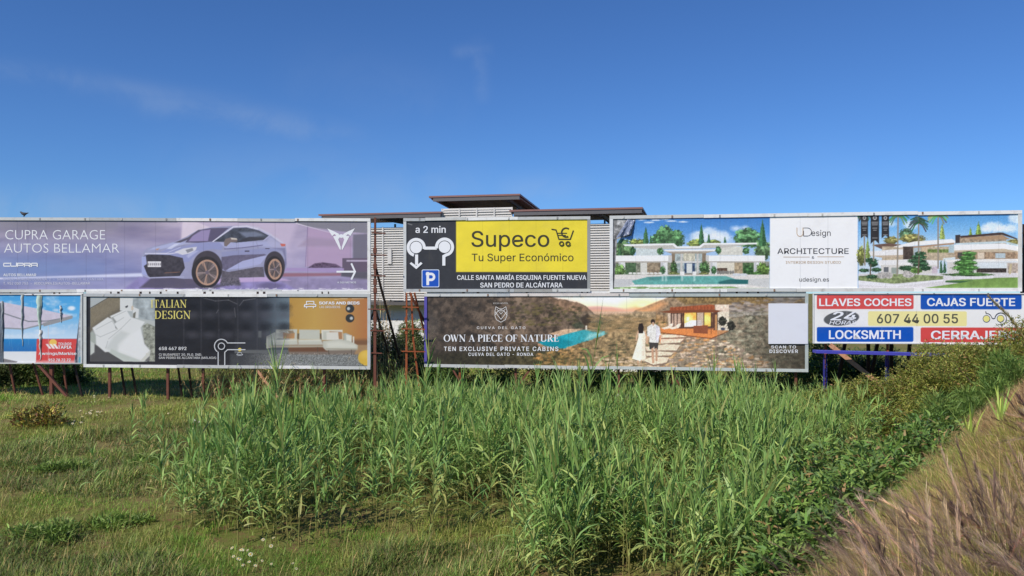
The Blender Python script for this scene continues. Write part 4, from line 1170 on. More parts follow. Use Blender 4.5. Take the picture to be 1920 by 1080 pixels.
    for cx, cy, rx, ry in ((540, 520, 60, 22), (560, 550, 40, 28), (480, 610, 45, 16), (590, 604, 45, 20), (550, 665, 50, 18), (985, 460, 55, 20), (975, 490, 70, 22), (960, 525, 80, 22), (985, 555, 75, 24), (1030, 590, 60, 22), (870, 590, 75, 22), (1420, 460, 65, 22), (1410, 500, 75, 26), (1390, 545, 100, 28), (1390, 590, 110, 32), (1400, 630, 70, 26)): a.bush(cx, cy, rx, ry, (96, 150, 74) if cx > 1200 else PN, n=8)
    a.bush(945, 610, 50, 30, (116, 158, 76), n=8); a.line([(540, 560), (535, 650)], 12, (110, 96, 80)); a.line([(975, 480), (965, 640)], 12, (110, 92, 76)); a.line([(1800, 560), (1790, 635)], 20, (196, 180, 140))
    for x, t in ((1172, 510), (1204, 512)): a.cypress(x, t, 635, 16, (60, 96, 66))
    a.palm(785, 120, 650, 95, (104, 130, 84), seed=1, lean=8); a.palm(970, 180, 450, 85, (66, 92, 70), seed=2); a.palm(1145, 120, 590, 85, (150, 160, 84), seed=3); a.palm(480, 110, 560, 60, (86, 110, 80), seed=4, lean=-6); a.palm(565, 330, 520, 10, (86, 110, 80), seed=5)
    g = fbm(a.X * .9, a.Y * 1.1, 3) - .5; msk = (a.X < 1443) | (a.X > 1608); a.c *= (1 + .22 * g * msk)[:, None]; m_ = a.c.mean(1, keepdims=True); a.c = m_ + (a.c - m_) * .82; a.c = np.clip((a.c - .5) * 1.14 + .51, 0, .97)
    a.view(0, 0, 1); seams(a, (1192, 1245, 1298, 1350, 1402, 1500, 1552, 1660, 1715, 1768, 1820, 1872), 405, 545, (70, 80, 90), .16); a.view(*Z5)
    # award pennants
    for x0, x1, y1, ym in ((450, 515, 322, 295), (538, 614, 372, 335), (637, 704, 322, 293)):
        a.poly([(x0, 112), (x1, 112), (x1, y1), ((x0 + x1) / 2, ym), (x0, y1)], (52, 50, 50))
        c = (x0 + x1) / 2; h = (x1 - x0) * .42
        a.ell(c, 138, h * .55, 18, (196, 196, 196), a=.9); a.ell(c, 138, h * .3, 8, (70, 68, 68))
        for y, w_ in ((176, .85), (188, .8), (200, .75), (230, .6), (248, .4), (290 if y1 < 350 else 318, .65)): a.line([(c - h * w_, y), (c + h * w_, y)], 6, (186, 186, 186), a=.8)
    a.rect(428, 100, 1862, 118, (84, 156, 222), a=0)


b5 = Board('long white-framed billboard of two white villas with a white panel between, upper right', 1143, 32.55, 1915, 30.4, 405, 547.6, 394, 547, rail=.135)
b5.frame(top=[(.24, OF), (.498, WH), (.76, WH), (1, WH)], bot=[(.30, WH), (.47, OF), (.75, (206, 206, 202)), (1, WH)], left=lin(222, 224, 224), right=lin(214, 214, 210))
b5.poster(paint_villa, (120, 170, 220))
BLK, TAN = (58, 58, 64), (196, 166, 128)
VU = (1130, 390, 4.8)
b5.strokes([('l', [(1747, 178), (1747, 228)], 6), ('r', 1774, 228, 27, 6, 180, 360), ('l', [(1801, 178), (1801, 228)], 6)], TAN, 'wordmark', VU)
b5.strokes([('l', [(1806, 180), (1842, 180)], 5), ('r', 1842, 216, 36, 5, -90, 90), ('l', [(1842, 252), (1806, 252), (1806, 206)], 5)], BLK, 'wordmark', VU)
b5.text('esign', 1877, 2050, 199, 251, BLK, -.018, VU)
b5.text('ARCHITECTURE', 1571, 2212, 363, 413, BLK, .012, VU)
b5.text('&', 1880, 1904, 434, 456, BLK, -.01, VU)
b5.strokes([('l', [(1625, 441), (1860, 441)], 4), ('l', [(1932, 439), (2170, 439)], 4)], TAN, 'divider_line', VU)
b5.text('INTERIOR DESIGN STUDIO', 1647, 2142, 478, 500, TAN, .004, VU)
b5.text('udesign.es', 1768, 2035, 625, 661, BLK, .004, VU)


def peeled(board, pts, name, col):
    V = []; n = 9; q = random.Random(5)
    (ax, ay), (bx, by), (cx, cy), (dx, dy) = pts
    for j in range(n):
        for i in range(n):
            s_, t = i / (n - 1), j / (n - 1)
            x = (ax * (1 - s_) + bx * s_) * (1 - t) + (dx * (1 - s_) + cx * s_) * t
            y = (ay * (1 - s_) + by * s_) * (1 - t) + (dy * (1 - s_) + cy * s_) * t
            u, z = board.uz(x, y)
            V.append((u, -.05 - .16 * math.sin(math.pi * .5 * t) * (.6 + .4 * math.sin(s_ * 9)) - q.uniform(0, .03), z))
    Fs = [(j * n + i, j * n + i + 1, j * n + n + i + 1, j * n + n + i) for j in range(n - 1) for i in range(n - 1)]
    return link(name, mesh_np(name, V, Fs), M[col], board.root)


M['peel'] = mat('peeled_vinyl_back', lin(126, 136, 160), rough=.3, spec=.5, grime=.7, gscale=6, gcol=lin(60, 64, 76), bump=.5, bscale=9)
peeled(b5, [(1176, 412), (1190, 413), (1181, 440), (1155, 447)], 'peeled_flap', 'peel')


# ---- valley cabins advert --------------------------------------------------------------
def paint_valley(a):
    a.view(*Z8)
    a.c[:] = np.array([96, 84, 70]) / 255
    a.vgrad(800, 3100, [(60, (244, 224, 216)), (110, (250, 228, 210)), (150, (252, 224, 192)), (200, (240, 190, 160)), (720, (200, 140, 100))])
    i = a.sub(940, 1300, 550, 585); nn = np.clip((fbm(a.X[i] * .02, a.Y[i] * .16, 4) - .48) * 4, 0, 1) * .6; a.blend(i, nn, (248, 230, 214))
    # far ridge
    a.poly([(1550, 170), (1640, 165), (1760, 172), (1880, 190), (1990, 168), (2100, 200), (2100, 300), (1560, 300)], (196, 152, 142), soft=5)
    a.view(*Z9); a.ell(270, 165, 110, 45, (250, 190, 110), a=.8, soft=24); a.ell(270, 160, 36, 18, (255, 236, 190), soft=8)
    a.poly([(-300, 200), (0, 190), (120, 215), (230, 185), (330, 195), (330, 300), (-300, 300)], (206, 152, 120), a=.85, soft=8)
    a.poly([(200, 200), (330, 150), (430, 110), (520, 68), (1730, 60), (1730, 730), (200, 730), (100, 300)], (132, 112, 90), nz=.4, ns=.25, soft=3)
    a.poly([(215, 190), (330, 165), (420, 120), (480, 140), (380, 210), (260, 240)], (226, 158, 104), a=.7, soft=12)
    a.poly([(-350, 240), (80, 232), (300, 215), (480, 260), (480, 730), (-350, 730)], (158, 126, 90), nz=.45, ns=.2, soft=5)
    a.view(*Z8)
    # cliff
    a.poly([(80, 60), (1180, 62), (1240, 90), (1340, 108), (1460, 130), (1530, 165), (1580, 210), (1640, 250), (1760, 290), (1760, 380), (1560, 370), (1470, 380), (1280, 430), (1100, 500), (1100, 720), (80, 720)], (102, 86, 72), nz=.55, ns=.13, edge=2)
    i = a.sub(795, 1110, 548, 700)
    rock = fbm(a.X[i] * .10 + a.Y[i] * .05, a.Y[i] * .10 - a.X[i] * .03, 5); cov = np.clip((rock - .54) * 7, 0, 1) * np.clip((1010 - a.X[i]) / 40, 0, 1) * np.clip((642 - a.Y[i]) / 14, 0, 1)
    a.blend(i, cov * .6, (168, 144, 122)); cov2 = np.clip((.42 - rock) * 8, 0, 1) * np.clip((1100 - a.X[i]) / 60, 0, 1); a.blend(i, cov2 * .6, (46, 42, 38))
    a.poly([(830, 66), (1190, 66), (1260, 92), (1100, 82), (900, 84)], (150, 120, 100), a=.6, soft=6)
    a.poly([(1200, 90), (1450, 130), (1540, 180), (1600, 240), (1500, 260), (1300, 200)], (146, 116, 92), a=.75, soft=8, nz=.4, ns=.2)
    q = random.Random(12)
    for _ in range(160):
        x = q.uniform(860, 1480); y = q.uniform(120 + (x - 860) * .08, 340); a.ell(x, y, q.uniform(7, 22), q.uniform(4, 10), (104, 94, 58) if q.random() < .6 else (62, 58, 40), a=.7, edge=.4, soft=2)
    a.poly([(1480, 270), (1540, 230), (1590, 270), (1570, 330), (1530, 350), (1500, 320)], (66, 52, 42), soft=3, edge=1.5); a.poly([(1400, 330), (1480, 300), (1520, 350), (1440, 370)], (70, 74, 56), nz=.4, soft=3)
    a.poly([(1560, 310), (1760, 300), (1900, 360), (1740, 385), (1600, 365)], (88, 84, 56), nz=.5, ns=.3, soft=3)
    a.poly([(1200, 410), (1340, 370), (1500, 368), (1440, 395), (1290, 432)], (196, 162, 132), soft=2, nz=.3, ns=.3); a.line([(1533, 345), (1533, 378)], 14, (226, 214, 206), soft=2)
    # turquoise pool
    a.poly([(1500, 378), (1600, 374), (1735, 384), (1720, 410), (1600, 460), (1440, 510), (1330, 545), (1240, 540), (1150, 515), (1100, 488), (1290, 432), (1400, 402)], (34, 156, 172), soft=2, nz=.12, ns=.2)
    a.poly([(1560, 410), (1720, 392), (1690, 420), (1520, 470)], (126, 200, 206), a=.8, soft=6); a.poly([(1110, 490), (1300, 450), (1420, 490), (1330, 550), (1180, 530)], (16, 122, 136), a=.7, soft=7)
    # near scrub
    a.poly([(80, 590), (700, 560), (1100, 520), (1350, 570), (1350, 720), (80, 720)], (72, 66, 46), nz=.5, ns=.2, soft=10)
    a.poly([(1330, 580), (1440, 510), (1620, 450), (1780, 400), (1980, 380), (1980, 720), (1300, 720)], (138, 108, 70), nz=.5, ns=.2, edge=2.5, soft=3)
    for _ in range(620):
        x = q.uniform(1060, 2250); lim = 520 + max(0, 1400 - x) * .25 if x < 1700 else 300; y = q.uniform(lim, 700)
        c = q.choice([(184, 136, 80), (110, 92, 56), (80, 80, 50), (200, 154, 98), (140, 114, 74), (62, 60, 40)])
        a.ell(x, y, q.uniform(7, 26), q.uniform(4, 11), c, a=.7, edge=.45, soft=2.2, nz=.3)
    for _ in range(260):
        x = q.uniform(1560, 2150); y = q.uniform(250, 400); a.ell(x, y, q.uniform(14, 40), q.uniform(5, 11), q.choice([(150, 112, 66), (106, 88, 56), (186, 138, 86)]), a=.55, edge=.4, soft=2.5)
    for _ in range(120):
        x = q.uniform(1620, 2300); y = q.uniform(620, 712); a.ell(x, y, q.uniform(8, 26), q.uniform(4, 9), (214, 176, 146), a=.6, edge=.45, soft=1.5)
    # dark left veil with a hint of haze
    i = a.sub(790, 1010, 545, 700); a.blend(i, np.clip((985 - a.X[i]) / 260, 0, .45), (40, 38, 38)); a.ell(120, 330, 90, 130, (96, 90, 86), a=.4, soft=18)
    # right slope
    a.view(*Z9)
    a.poly([(520, 68), (1730, 62), (1730, 140), (1000, 150), (800, 140), (650, 150)], (120, 98, 62), a=.8, nz=.5, ns=.3, soft=4)
    for _ in range(700):
        x = q.uniform(960, 1740); y = q.uniform(180, 715)
        if y > 700 - (x - 900) * .3 and y > 560 and x < 1250: continue
        c = q.choice([(116, 112, 90), (90, 88, 70), (150, 142, 116), (64, 62, 50), (128, 124, 102), (166, 158, 134)])
        a.ell(x, y, q.uniform(7, 24), q.uniform(5, 13), c, a=.7, edge=.4, soft=3, nz=.4, ns=.5)
    for _ in range(90):
        x = q.uniform(1020, 1400); y = q.uniform(125, 260) - (x - 1020) * .05; a.ell(x, y, q.uniform(14, 38), q.uniform(5, 12), q.choice([(170, 158, 150), (140, 128, 120), (92, 84, 78)]), a=.7, edge=.35, soft=1.6)
    for _ in range(40):
        x = q.uniform(1420, 1725); y = q.uniform(80, 135); a.ell(x, y, q.uniform(20, 45), q.uniform(8, 20), q.choice([(126, 118, 110), (92, 86, 78), (150, 142, 132)]), a=.7, edge=.3, soft=2)
    for _ in range(480):
        x = q.uniform(430, 1400); y = q.uniform(440, 715)
        if y < 430 + (x - 900) * .45: continue
        c = q.choice([(212, 176, 152), (184, 148, 126), (150, 122, 106), (214, 150, 88), (190, 124, 66), (226, 196, 172), (120, 100, 90)])
        a.ell(x, y, q.uniform(8, 28), q.uniform(4, 11), c, a=.8, edge=.4, soft=1.6, nz=.25)
    # steps
    for pts in ([(430, 420), (600, 418), (660, 440), (430, 450)], [(420, 460), (640, 455), (600, 490), (430, 500)], [(290, 530), (480, 505), (600, 515), (570, 560), (300, 565)], [(290, 585), (420, 570), (540, 580), (520, 605), (300, 612)], [(270, 650), (360, 615), (500, 625), (480, 670), (360, 690)]):
        a.poly([(x, y + 14) for x, y in pts], (130, 100, 82), soft=1.5, edge=.6); a.poly(pts, (222, 190, 166), soft=1.2, nz=.15, edge=.6)
    # cabin
    a.poly([(425, 360), (640, 350), (1040, 385), (880, 452), (430, 400)], (196, 122, 70), soft=1.2); a.line([(430, 402), (880, 454), (1030, 392)], 8, (120, 72, 44))
    a.poly([(915, 150), (1040, 150), (1040, 380), (930, 380)], (204, 184, 166), nz=.2, ns=.3); a.poly([(490, 230), (520, 225), (515, 350), (495, 340)], (190, 170, 150))
    a.rect(515, 225, 940, 365, (88, 62, 50)); a.rect(640, 222, 880, 345, (232, 164, 82), nz=.12); a.ell(670, 280, 40, 40, (255, 224, 140), a=.8, soft=7); a.ell(840, 285, 40, 40, (255, 214, 120), a=.8, soft=7); a.rect(660, 262, 682, 295, (255, 244, 200), soft=2)
    a.poly([(640, 320), (700, 290), (790, 290), (800, 345), (640, 350)], (236, 220, 206), soft=1.5); a.rect(525, 232, 605, 350, (166, 140, 122), nz=.2); a.rect(755, 222, 812, 335, (160, 150, 146), a=.8)
    for x in (522, 545, 575, 610, 632, 750, 815, 880): a.line([(x, 225), (x, 355)], 7, (54, 40, 36))
    a.rect(900, 215, 938, 380, (86, 58, 46)); a.rect(915, 240, 932, 378, (176, 132, 88))
    a.poly([(410, 215), (520, 200), (900, 195), (980, 205), (940, 218), (520, 226)], (112, 66, 44)); a.poly([(510, 175), (880, 148), (912, 155), (912, 195), (510, 202)], (142, 78, 50), nz=.25, ns=.5)
    for x in range(530, 910, 32): a.line([(x, 170), (x, 198)], 9, (112, 58, 38), a=.6)
    a.line([(455, 225), (455, 310)], 5, (70, 52, 42)); a.poly([(720, 340), (850, 335), (850, 412), (720, 405)], (128, 74, 50)); a.poly([(850, 362), (905, 362), (905, 372), (850, 372)], (150, 92, 60)); a.line([(880, 370), (880, 410)], 6, (110, 66, 44))
    for x in (430, 498): a.poly([(x, 360), (x + 60, 345), (x + 85, 320), (x + 112, 320), (x + 90, 360), (x + 30, 372)], (232, 196, 178), soft=1)
    for cx, cy in ((980, 300), (1060, 340)): a.bush(cx, cy, 38, 40, (58, 56, 46), n=9)
    a.ell(985, 368, 20, 14, (60, 66, 92))
    # couple seen from behind
    a.poly([(222, 380), (272, 385), (292, 420), (285, 500), (292, 640), (240, 660), (168, 635), (205, 520), (228, 440)], (236, 216, 202), soft=1.2)
    a.poly([(260, 420), (290, 430), (290, 640), (255, 655)], (210, 176, 156), a=.6, soft=5)
    a.line([(285, 390), (298, 440), (305, 495)], 14, (206, 150, 116)); a.line([(225, 390), (212, 430), (205, 470)], 12, (206, 150, 116))
    a.poly([(232, 320), (262, 316), (274, 350), (268, 408), (228, 408), (222, 360)], (46, 34, 32), soft=1.2)
    a.line([(222, 655), (222, 685)], 10, (196, 136, 100)); a.line([(250, 650), (250, 672)], 9, (196, 136, 100))
    a.poly([(305, 350), (345, 325), (380, 325), (415, 350), (428, 430), (412, 440), (405, 495), (325, 490), (325, 440), (305, 440)], (196, 192, 196), soft=1.2, nz=.08)
    a.ell(356, 302, 20, 22, (56, 40, 34)); a.line([(358, 315), (360, 330)], 18, (190, 136, 106))
    a.poly([(322, 488), (406, 494), (400, 555), (372, 550), (365, 525), (355, 555), (325, 550)], (62, 56, 56)); a.line([(352, 550), (355, 610), (358, 668)], 20, (196, 136, 104)); a.line([(385, 550), (390, 600), (388, 650)], 18, (196, 136, 104)); a.line([(422, 430), (424, 495)], 14, (206, 150, 118)); a.line([(312, 440), (304, 498)], 13, (196, 140, 108))
    # darker right corner
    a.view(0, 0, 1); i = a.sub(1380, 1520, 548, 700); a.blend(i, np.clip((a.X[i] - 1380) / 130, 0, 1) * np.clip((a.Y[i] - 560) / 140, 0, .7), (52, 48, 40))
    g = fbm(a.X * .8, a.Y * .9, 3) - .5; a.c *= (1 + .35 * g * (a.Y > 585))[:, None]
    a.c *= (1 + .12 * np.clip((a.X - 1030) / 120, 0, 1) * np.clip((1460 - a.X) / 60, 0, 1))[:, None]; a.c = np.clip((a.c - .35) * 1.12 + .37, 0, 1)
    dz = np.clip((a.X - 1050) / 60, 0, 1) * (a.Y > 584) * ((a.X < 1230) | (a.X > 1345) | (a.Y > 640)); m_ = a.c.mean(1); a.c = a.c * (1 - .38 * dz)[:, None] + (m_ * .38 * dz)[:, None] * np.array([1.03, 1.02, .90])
    seams(a, (852, 905, 958, 1012, 1066, 1120, 1175, 1230, 1286, 1342, 1398), 552, 694, (60, 50, 40), .18)
    a.rect(1440.3, 569, 1520, 644.5, (226, 228, 236))


b6 = Board('wide valley landscape billboard with a couple and wooden cabin, lower row centre', 796, 33.6, 1515, 31.45, 550.5, 687, 549.5, 698, rail=.12)
b6.frame(top=[(.2, OF), (.235, GR), (.55, (214, 206, 200)), (1, (176, 184, 180))], bot=[(.22, (190, 192, 192)), (.5, OF), (1, (190, 198, 196))], left=lin(86, 78, 160), right=lin(176, 186, 184))
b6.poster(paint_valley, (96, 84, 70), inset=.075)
b6.text('ECO HOTEL', 698, 833, 131, 144, (214, 208, 202), .01, Z8)
b6.text('CUEVA DEL GATO', 548, 986, 346, 369, (226, 222, 220), .035, Z8, space=1.35)
b6.serif('OWN A PIECE OF NATURE', 250, 1284, 420, 482, W, .19, Z8)
b6.text('TEN EXCLUSIVE PRIVATE CABINS', 252, 1282, 528, 566, W, .03, Z8, space=1.2)
b6.text('CUEVA DEL GATO - RONDA', 472, 1056, 582, 610, W, .03, Z8, space=1.2)
b6.text('SCAN TO', 1420, 1642, 518, 543, W, .03, Z9, space=1.15)
b6.text('DISCOVER', 1404, 1660, 554, 584, W, .04, Z9, space=1.15)
CR = (226, 222, 218)
b6.strokes([('l', [(720, 168), (712, 205), (712, 250), (725, 285), (765, 308), (805, 285), (820, 250), (820, 205), (810, 168)], 5), ('l', [(720, 168), (752, 188), (780, 188), (810, 168)], 5), ('l', [(716, 240), (740, 205), (766, 196), (792, 205), (817, 240)], 5), ('l', [(716, 215), (740, 250), (766, 282), (792, 250), (817, 215)], 5), ('l', [(728, 188), (766, 235), (806, 188)], 4), ('l', [(766, 190), (766, 215)], 4)], CR, 'emblem', Z8)


# ---- locksmith sign -----------------------------------------------------------------
def paint_lock(a):
    a.c[:] = np.array([238, 237, 234]) / 255
    a.view(*Z10)
    a.c += ((fbm(a.X * .03, a.Y * .06, 4) - .5) * .03)[:, None]
    for x0, x1, y0, y1, c in ((143, 972, 104, 227, (216, 82, 80)), (1032, 1898, 101, 229, (22, 84, 178)), (143, 970, 380, 507, (16, 84, 180)), (1032, 2060, 384, 511, (214, 76, 72))):
        a.poly([(x0 + 12, y0), (x1 - 12, y0), (x1 - 3, y0 + 4), (x1, y0 + 12), (x1, y1 - 12), (x1 - 3, y1 - 4), (x1 - 12, y1), (x0 + 12, y1), (x0 + 3, y1 - 4), (x0, y1 - 12), (x0, y0 + 12), (x0 + 3, y0 + 4)], c, nz=.04, ns=.05)
    a.poly([(592, 244), (1418, 246), (1428, 254), (1428, 364), (1418, 373), (592, 370), (582, 360), (582, 254)], (240, 230, 158))
    a.ell(354, 306, 152, 62, (92, 94, 96), rot=-.10)
    for x in (400, 700, 1000, 1308): a.line([(x, 100), (x, 520)], 2.5, (216, 206, 206), a=.7)
    a.line([(998, 244), (1000, 372)], 3, (170, 160, 130), a=.8)


b7 = Board('white locksmith sign with red and blue bars, lower row at far right', 1524, 31.4, 1935, 30.25, 549.5, 644, 549, 646, rail=.03)
b7.frame(top=[(1, WH)], bot=[(.6, OF), (1, WH)], left=lin(226, 226, 222), right=lin(226, 226, 222))
b7.poster(paint_lock, (238, 237, 234))
b7.text('LLAVES COCHES', 163, 953, 136, 200, W, .045, Z10)
b7.text('CAJAS FUERTE', 1086, 1842, 132, 200, W, .045, Z10)
b7.text('607 44 00 55', 657, 1352, 268, 347, (92, 92, 78), .03, Z10)
b7.text('LOCKSMITH', 246, 862, 408, 482, W, .045, Z10)
b7.text('CERRAJERO', 1120, 1870, 412, 485, W, .045, Z10)
b7.text('24', 258, 480, 250, 322, W, .04, Z10, slant=.25)
b7.text('HORAS', 248, 484, 326, 358, W, .012, Z10, slant=.25)
NB = (52, 70, 116)
b7.strokes([('c', 1595, 309, 32), ('c', 1716, 308, 32)], NB, 'roundabout_symbol', Z10)
b7.strokes([('c', 1595, 309, 27), ('c', 1716, 308, 27)], (236, 228, 140), 'roundabout_symbol', Z10)
b7.strokes([('r', 1595, 309, 46, 6, 10, 85), ('l', [(1640, 300), (1652, 308), (1664, 306)], 7), ('r', 1716, 308, 50, 6, -70, 175), ('l', [(1588, 248), (1592, 264)], 8), ('l', [(1714, 356), (1724, 366)], 8)], (70, 74, 84), 'route_line', Z10)
# blank white square (the code printed on it is left out) glued over the right rail
q0, q1, q2, q3 = [b6.uz(*p) for p in ((1440.3, 644.5), (1513.8, 644.5), (1513.8, 569), (1440.3, 569))]
mb = MB(); mb.hexa([(q0[0], -.092, q0[1]), (q1[0], -.092, q1[1]), (q1[0], -.080, q1[1]), (q0[0], -.080, q0[1]), (q3[0], -.092, q3[1]), (q2[0], -.092, q2[1]), (q2[0], -.080, q2[1]), (q3[0], -.080, q3[1])])
mb.build('white_square', ink((226, 228, 236)), b6.root)

# legs and struts (parts of the lower billboards)
for a_ in [(97, 683, 97, 759, .2, .2, .13, 'rust'), ]: b2.leg(*a_)
for x0, x1, yb, m_ in ((18, 31, 752, 'rust'), (63, 82, 747, 'rust'), (118, 129, 757, 'rust'), (139, 155, 747, 'dark_steel')): b2.leg(x0, 683, x1, yb, .35, .6, .07, m_, 'strut', up=.15)
b2.leg(72, 683, 142, 762, .05, -.05, .10, 'rust', 'brace', up=.6)
for x, yb in ((206, 750), (315, 752), (381, 752), (479, 750), (608, 740)): b3.leg(x, 689, x, yb, .2, .2, .10, 'rust')
for x0, x1, yb in ((227, 236, 748), (247, 257, 746), (334, 342, 748), (354, 360, 742)): b3.leg(x0, 689, x1, yb, .4, 1.0, .07, 'dark_steel', 'strut', up=.15)
b3.leg(482, 694, 522, 746, -.02, -.1, .11, 'wood', 'brace', dp=.04)
for x, m_ in ((862, 'orange_rust'), (967, 'rust'), (1090, 'rust'), (1160, 'rust'), (1262, 'rust'), (1373, 'rust'), (1492, 'rust')): b6.leg(x, 690, x, 748, .2, .2, .09, m_)
for x0, x1, yb in ((850, 880, 745), (993, 972, 722), (1255, 1275, 722), (1393, 1375, 720)): b6.leg(x0, 694, x1, yb, .1, .12, .07, 'rust', 'brace')
for x, m_ in ((1548, 'wood'), (1664, 'wood')): b7.leg(x, 640, x, 735, .2, .2, .08, 'orange_rust')
b7.leg(1556, 646, 1655, 725, -.05, -.3, .17, 'wood', 'brace', dp=.05)
for x0, x1 in ((1585, 1570), (1628, 1628), (1646, 1630), (1671, 1671), (1706, 1700)): b7.leg(x0, 640, x1, 720, 1.2, 1.8, .12, 'dark_steel', 'strut')
# hidden uprights carrying the upper row are the tall masts below; slotted strip between the two rows
def strip(board, x0, x1, y0, y1, holes, seed):
    m = MB(); q = random.Random(seed)
    u0, z0 = board.uz(x0, y1); u1, z1 = board.uz(x1, y1); _, z2 = board.uz(x1, y0); _, z3 = board.uz(x0, y0)
    board.seg(m, u0, u1, z0, z3, z1, z2, .07, .10, lin(206, 206, 202))
    m.build('flashing_strip', M['frame'], board.root)
    h = MB()
    for x in holes:
        wd = q.uniform(2, 5)
        a_, b_ = board.uz(x, y1 - .8), board.uz(x + wd, y0 + .8)
        h.box(a_[0], b_[0], .062, .068, a_[1], b_[1])
    h.build('slot', M['dark_steel'], board.root)


strip(b3, 160, 694, 546, 553, (205, 218, 260, 278, 298, 330, 480, 492, 602, 614, 380, 396), 1)
strip(b6, 800, 1512, 545.5, 553, (866, 893, 1090, 1100, 985, 1235, 1250, 1265, 1380, 1400, 1420), 2)
strip(b2, -180, 154, 545, 552, (16, 98, 108), 3)


# ---- free-standing steel masts -------------------------------------------------------
def mast(label, px, ytop, ybot, Y, wd, rungs, material, extra=(), cap=True):
    t = empty('steel_mast', (P(px, ybot, Y).x, Y, 0), 0, label=label, cat='mast', group='rusty masts between the billboards')
    loc = lambda p: p - t.location
    m = MB()
    top = loc(P(px + .5, ytop, Y)); bot = loc(P(px, ybot, Y)); bot.z = -.3
    mid = loc(P(px + .2, (ytop + ybot) * .5, Y))
    m.bar(mid, top, wd * .75); m.bar(bot, mid + Vector((0, 0, .05)), wd)
    for y in (470, 500, 530, 545, 600, 622):
        if ytop < y < ybot: p = loc(P(px + random.uniform(-.6, .6), y, Y)); m.box(p.x - wd * .62, p.x + wd * .62, -wd * .6, wd * .6, p.z - .1, p.z + .12)
    m.build('upright', M[material], t)
    for y, x0, x1 in rungs:
        r = MB(); r.bar(loc(P(x0, y - .4, Y - .08)), loc(P(x1, y + .4, Y - .08)), .045); r.build('rung', M[material], t)
    for (x0, y0, dY0), (x1, y1, dY1), w_, mm in extra:
        s = MB(); s.bar(loc(P(x0, y0, Y + dY0)), loc(P(x1, y1, Y + dY1)), w_); s.build('strut', M[mm], t)
    return t


mast('tall rusty mast with rungs rising beside the sofa billboard', 703, 408, 752, 33.0, .11,
     [(437, 697, 723), (478, 695, 725), (517, 696, 723), (580, 690, 722), (620, 694, 722), (662, 696, 716)], 'rust',
     [((704, 500, .1), (768, 742, 2.6), .09, 'dark_steel'), ((702, 575, .1), (752, 738, 2.2), .08, 'dark_steel'), ((695, 600, .3), (706, 570, .3), .06, 'dark_steel')])
mast('leaning orange rusted mast with struts left of the valley landscape billboard', 762, 549, 752, 33.2, .085,
     [(576, 755, 785), (617, 753, 797), (659, 753, 797)], 'orange_rust',
     [((771, 549, .1), (775, 640, .2), .075, 'orange_rust'), ((775, 638, .2), (789, 748, .4), .075, 'orange_rust'), ((777, 549, .3), (800, 640, 1.0), .075, 'orange_rust'), ((768, 549, .3), (804, 618, .9), .09, 'rust')])
mast('dark lattice mast behind the right end of the villa billboard', 1921, 420, 720, 31.5, .16, [(437, 1914, 1930), (466, 1914, 1930), (480, 1914, 1930), (516, 1914, 1930)], 'dark_steel')

# ---- blue walkway under the locksmith sign ------------------------------------------
M['blue'] = mat('blue_painted_steel', lin(72, 72, 172), rough=.5, grime=.5, gscale=4, gcol=lin(60, 58, 120))
M['blue_d'] = mat('dark_blue_steel', lin(54, 54, 132), rough=.5, grime=.6, gscale=6, gcol=lin(40, 40, 80))
Yw = 30.6
wk = empty('walkway', (P(1660, 660, Yw).x, Yw, 0), 0, label='blue steel walkway on two posts under the locksmith sign', cat='walkway')
loc = lambda p: p - wk.location
m = MB(); a_ = loc(P(1527, 659, Yw)); b_ = loc(P(1800, 666, Yw - .6)); m.bar(a_, b_, .10, .55)
m.build('deck', M['blue'], wk)
for x, y0, y1 in ((1547, 664, 750), (1663, 666, 740)):
    for d in (-.07, .07):
        m = MB(); p = loc(P(x, y0, Yw)); q_ = loc(P(x, y1, Yw)); m.bar(Vector((p.x + d, d, p.z)), Vector((q_.x + d, d, -.2)), .05); m.build('post', M['blue_d'], wk)
    for k in range(7): m = MB(); z = p.z - .12 - k * .22; m.bar((p.x - .07, 0, z), (p.x + .07, 0, z - .1), .03); m.build('lacing_bar', M['blue_d'], wk)

# ---- building behind the hoarding ---------------------------------------------------
M['louvre'] = mat('white_louvre', lin(212, 209, 203), rough=.5, grime=.25, gscale=1.5)
M['wall'] = mat('white_render', lin(226, 226, 224), rough=.8, grime=.2, gscale=1.0, bump=.1)
M['roof_edge'] = mat('red_brown_roof_edge', lin(140, 102, 94), rough=.5, grime=.3, gscale=2)
M['gutter'] = mat('grey_steel_gutter', lin(112, 108, 106), rough=.4, metal=.3, grime=.4, gscale=2)
M['soffit'] = mat('brown_soffit_sheet', lin(160, 128, 110), rough=.6, grime=.5, gscale=2, gcol=lin(60, 46, 40))
M['beam'] = mat('dark_brown_beam', lin(88, 68, 60), rough=.6)
A_ = Vector((P(597, 400, 48).x, 48)); B_ = Vector((P(1205, 400, 44).x, 44))
dv = (B_ - A_).normalized(); bang = math.atan2(dv.y, dv.x); blen = (B_ - A_).length
bld = empty('building', (A_.x, A_.y, 0), bang, label='low building with white louvre walls and flat brown roofs behind the billboards', cat='building')
ca, sa = math.cos(bang), math.sin(bang)


def bu(px, py, v=0.0):
    """pixel -> (u, z) on the vertical plane v metres behind the roof edge line"""
    kx = (px - CX) / F
    ox, oy = A_.x - sa * v, A_.y + ca * v
    u = (oy * kx - ox) / (ca - sa * kx)
    return u, ZC - (py - HZ) / F * (oy + u * sa)


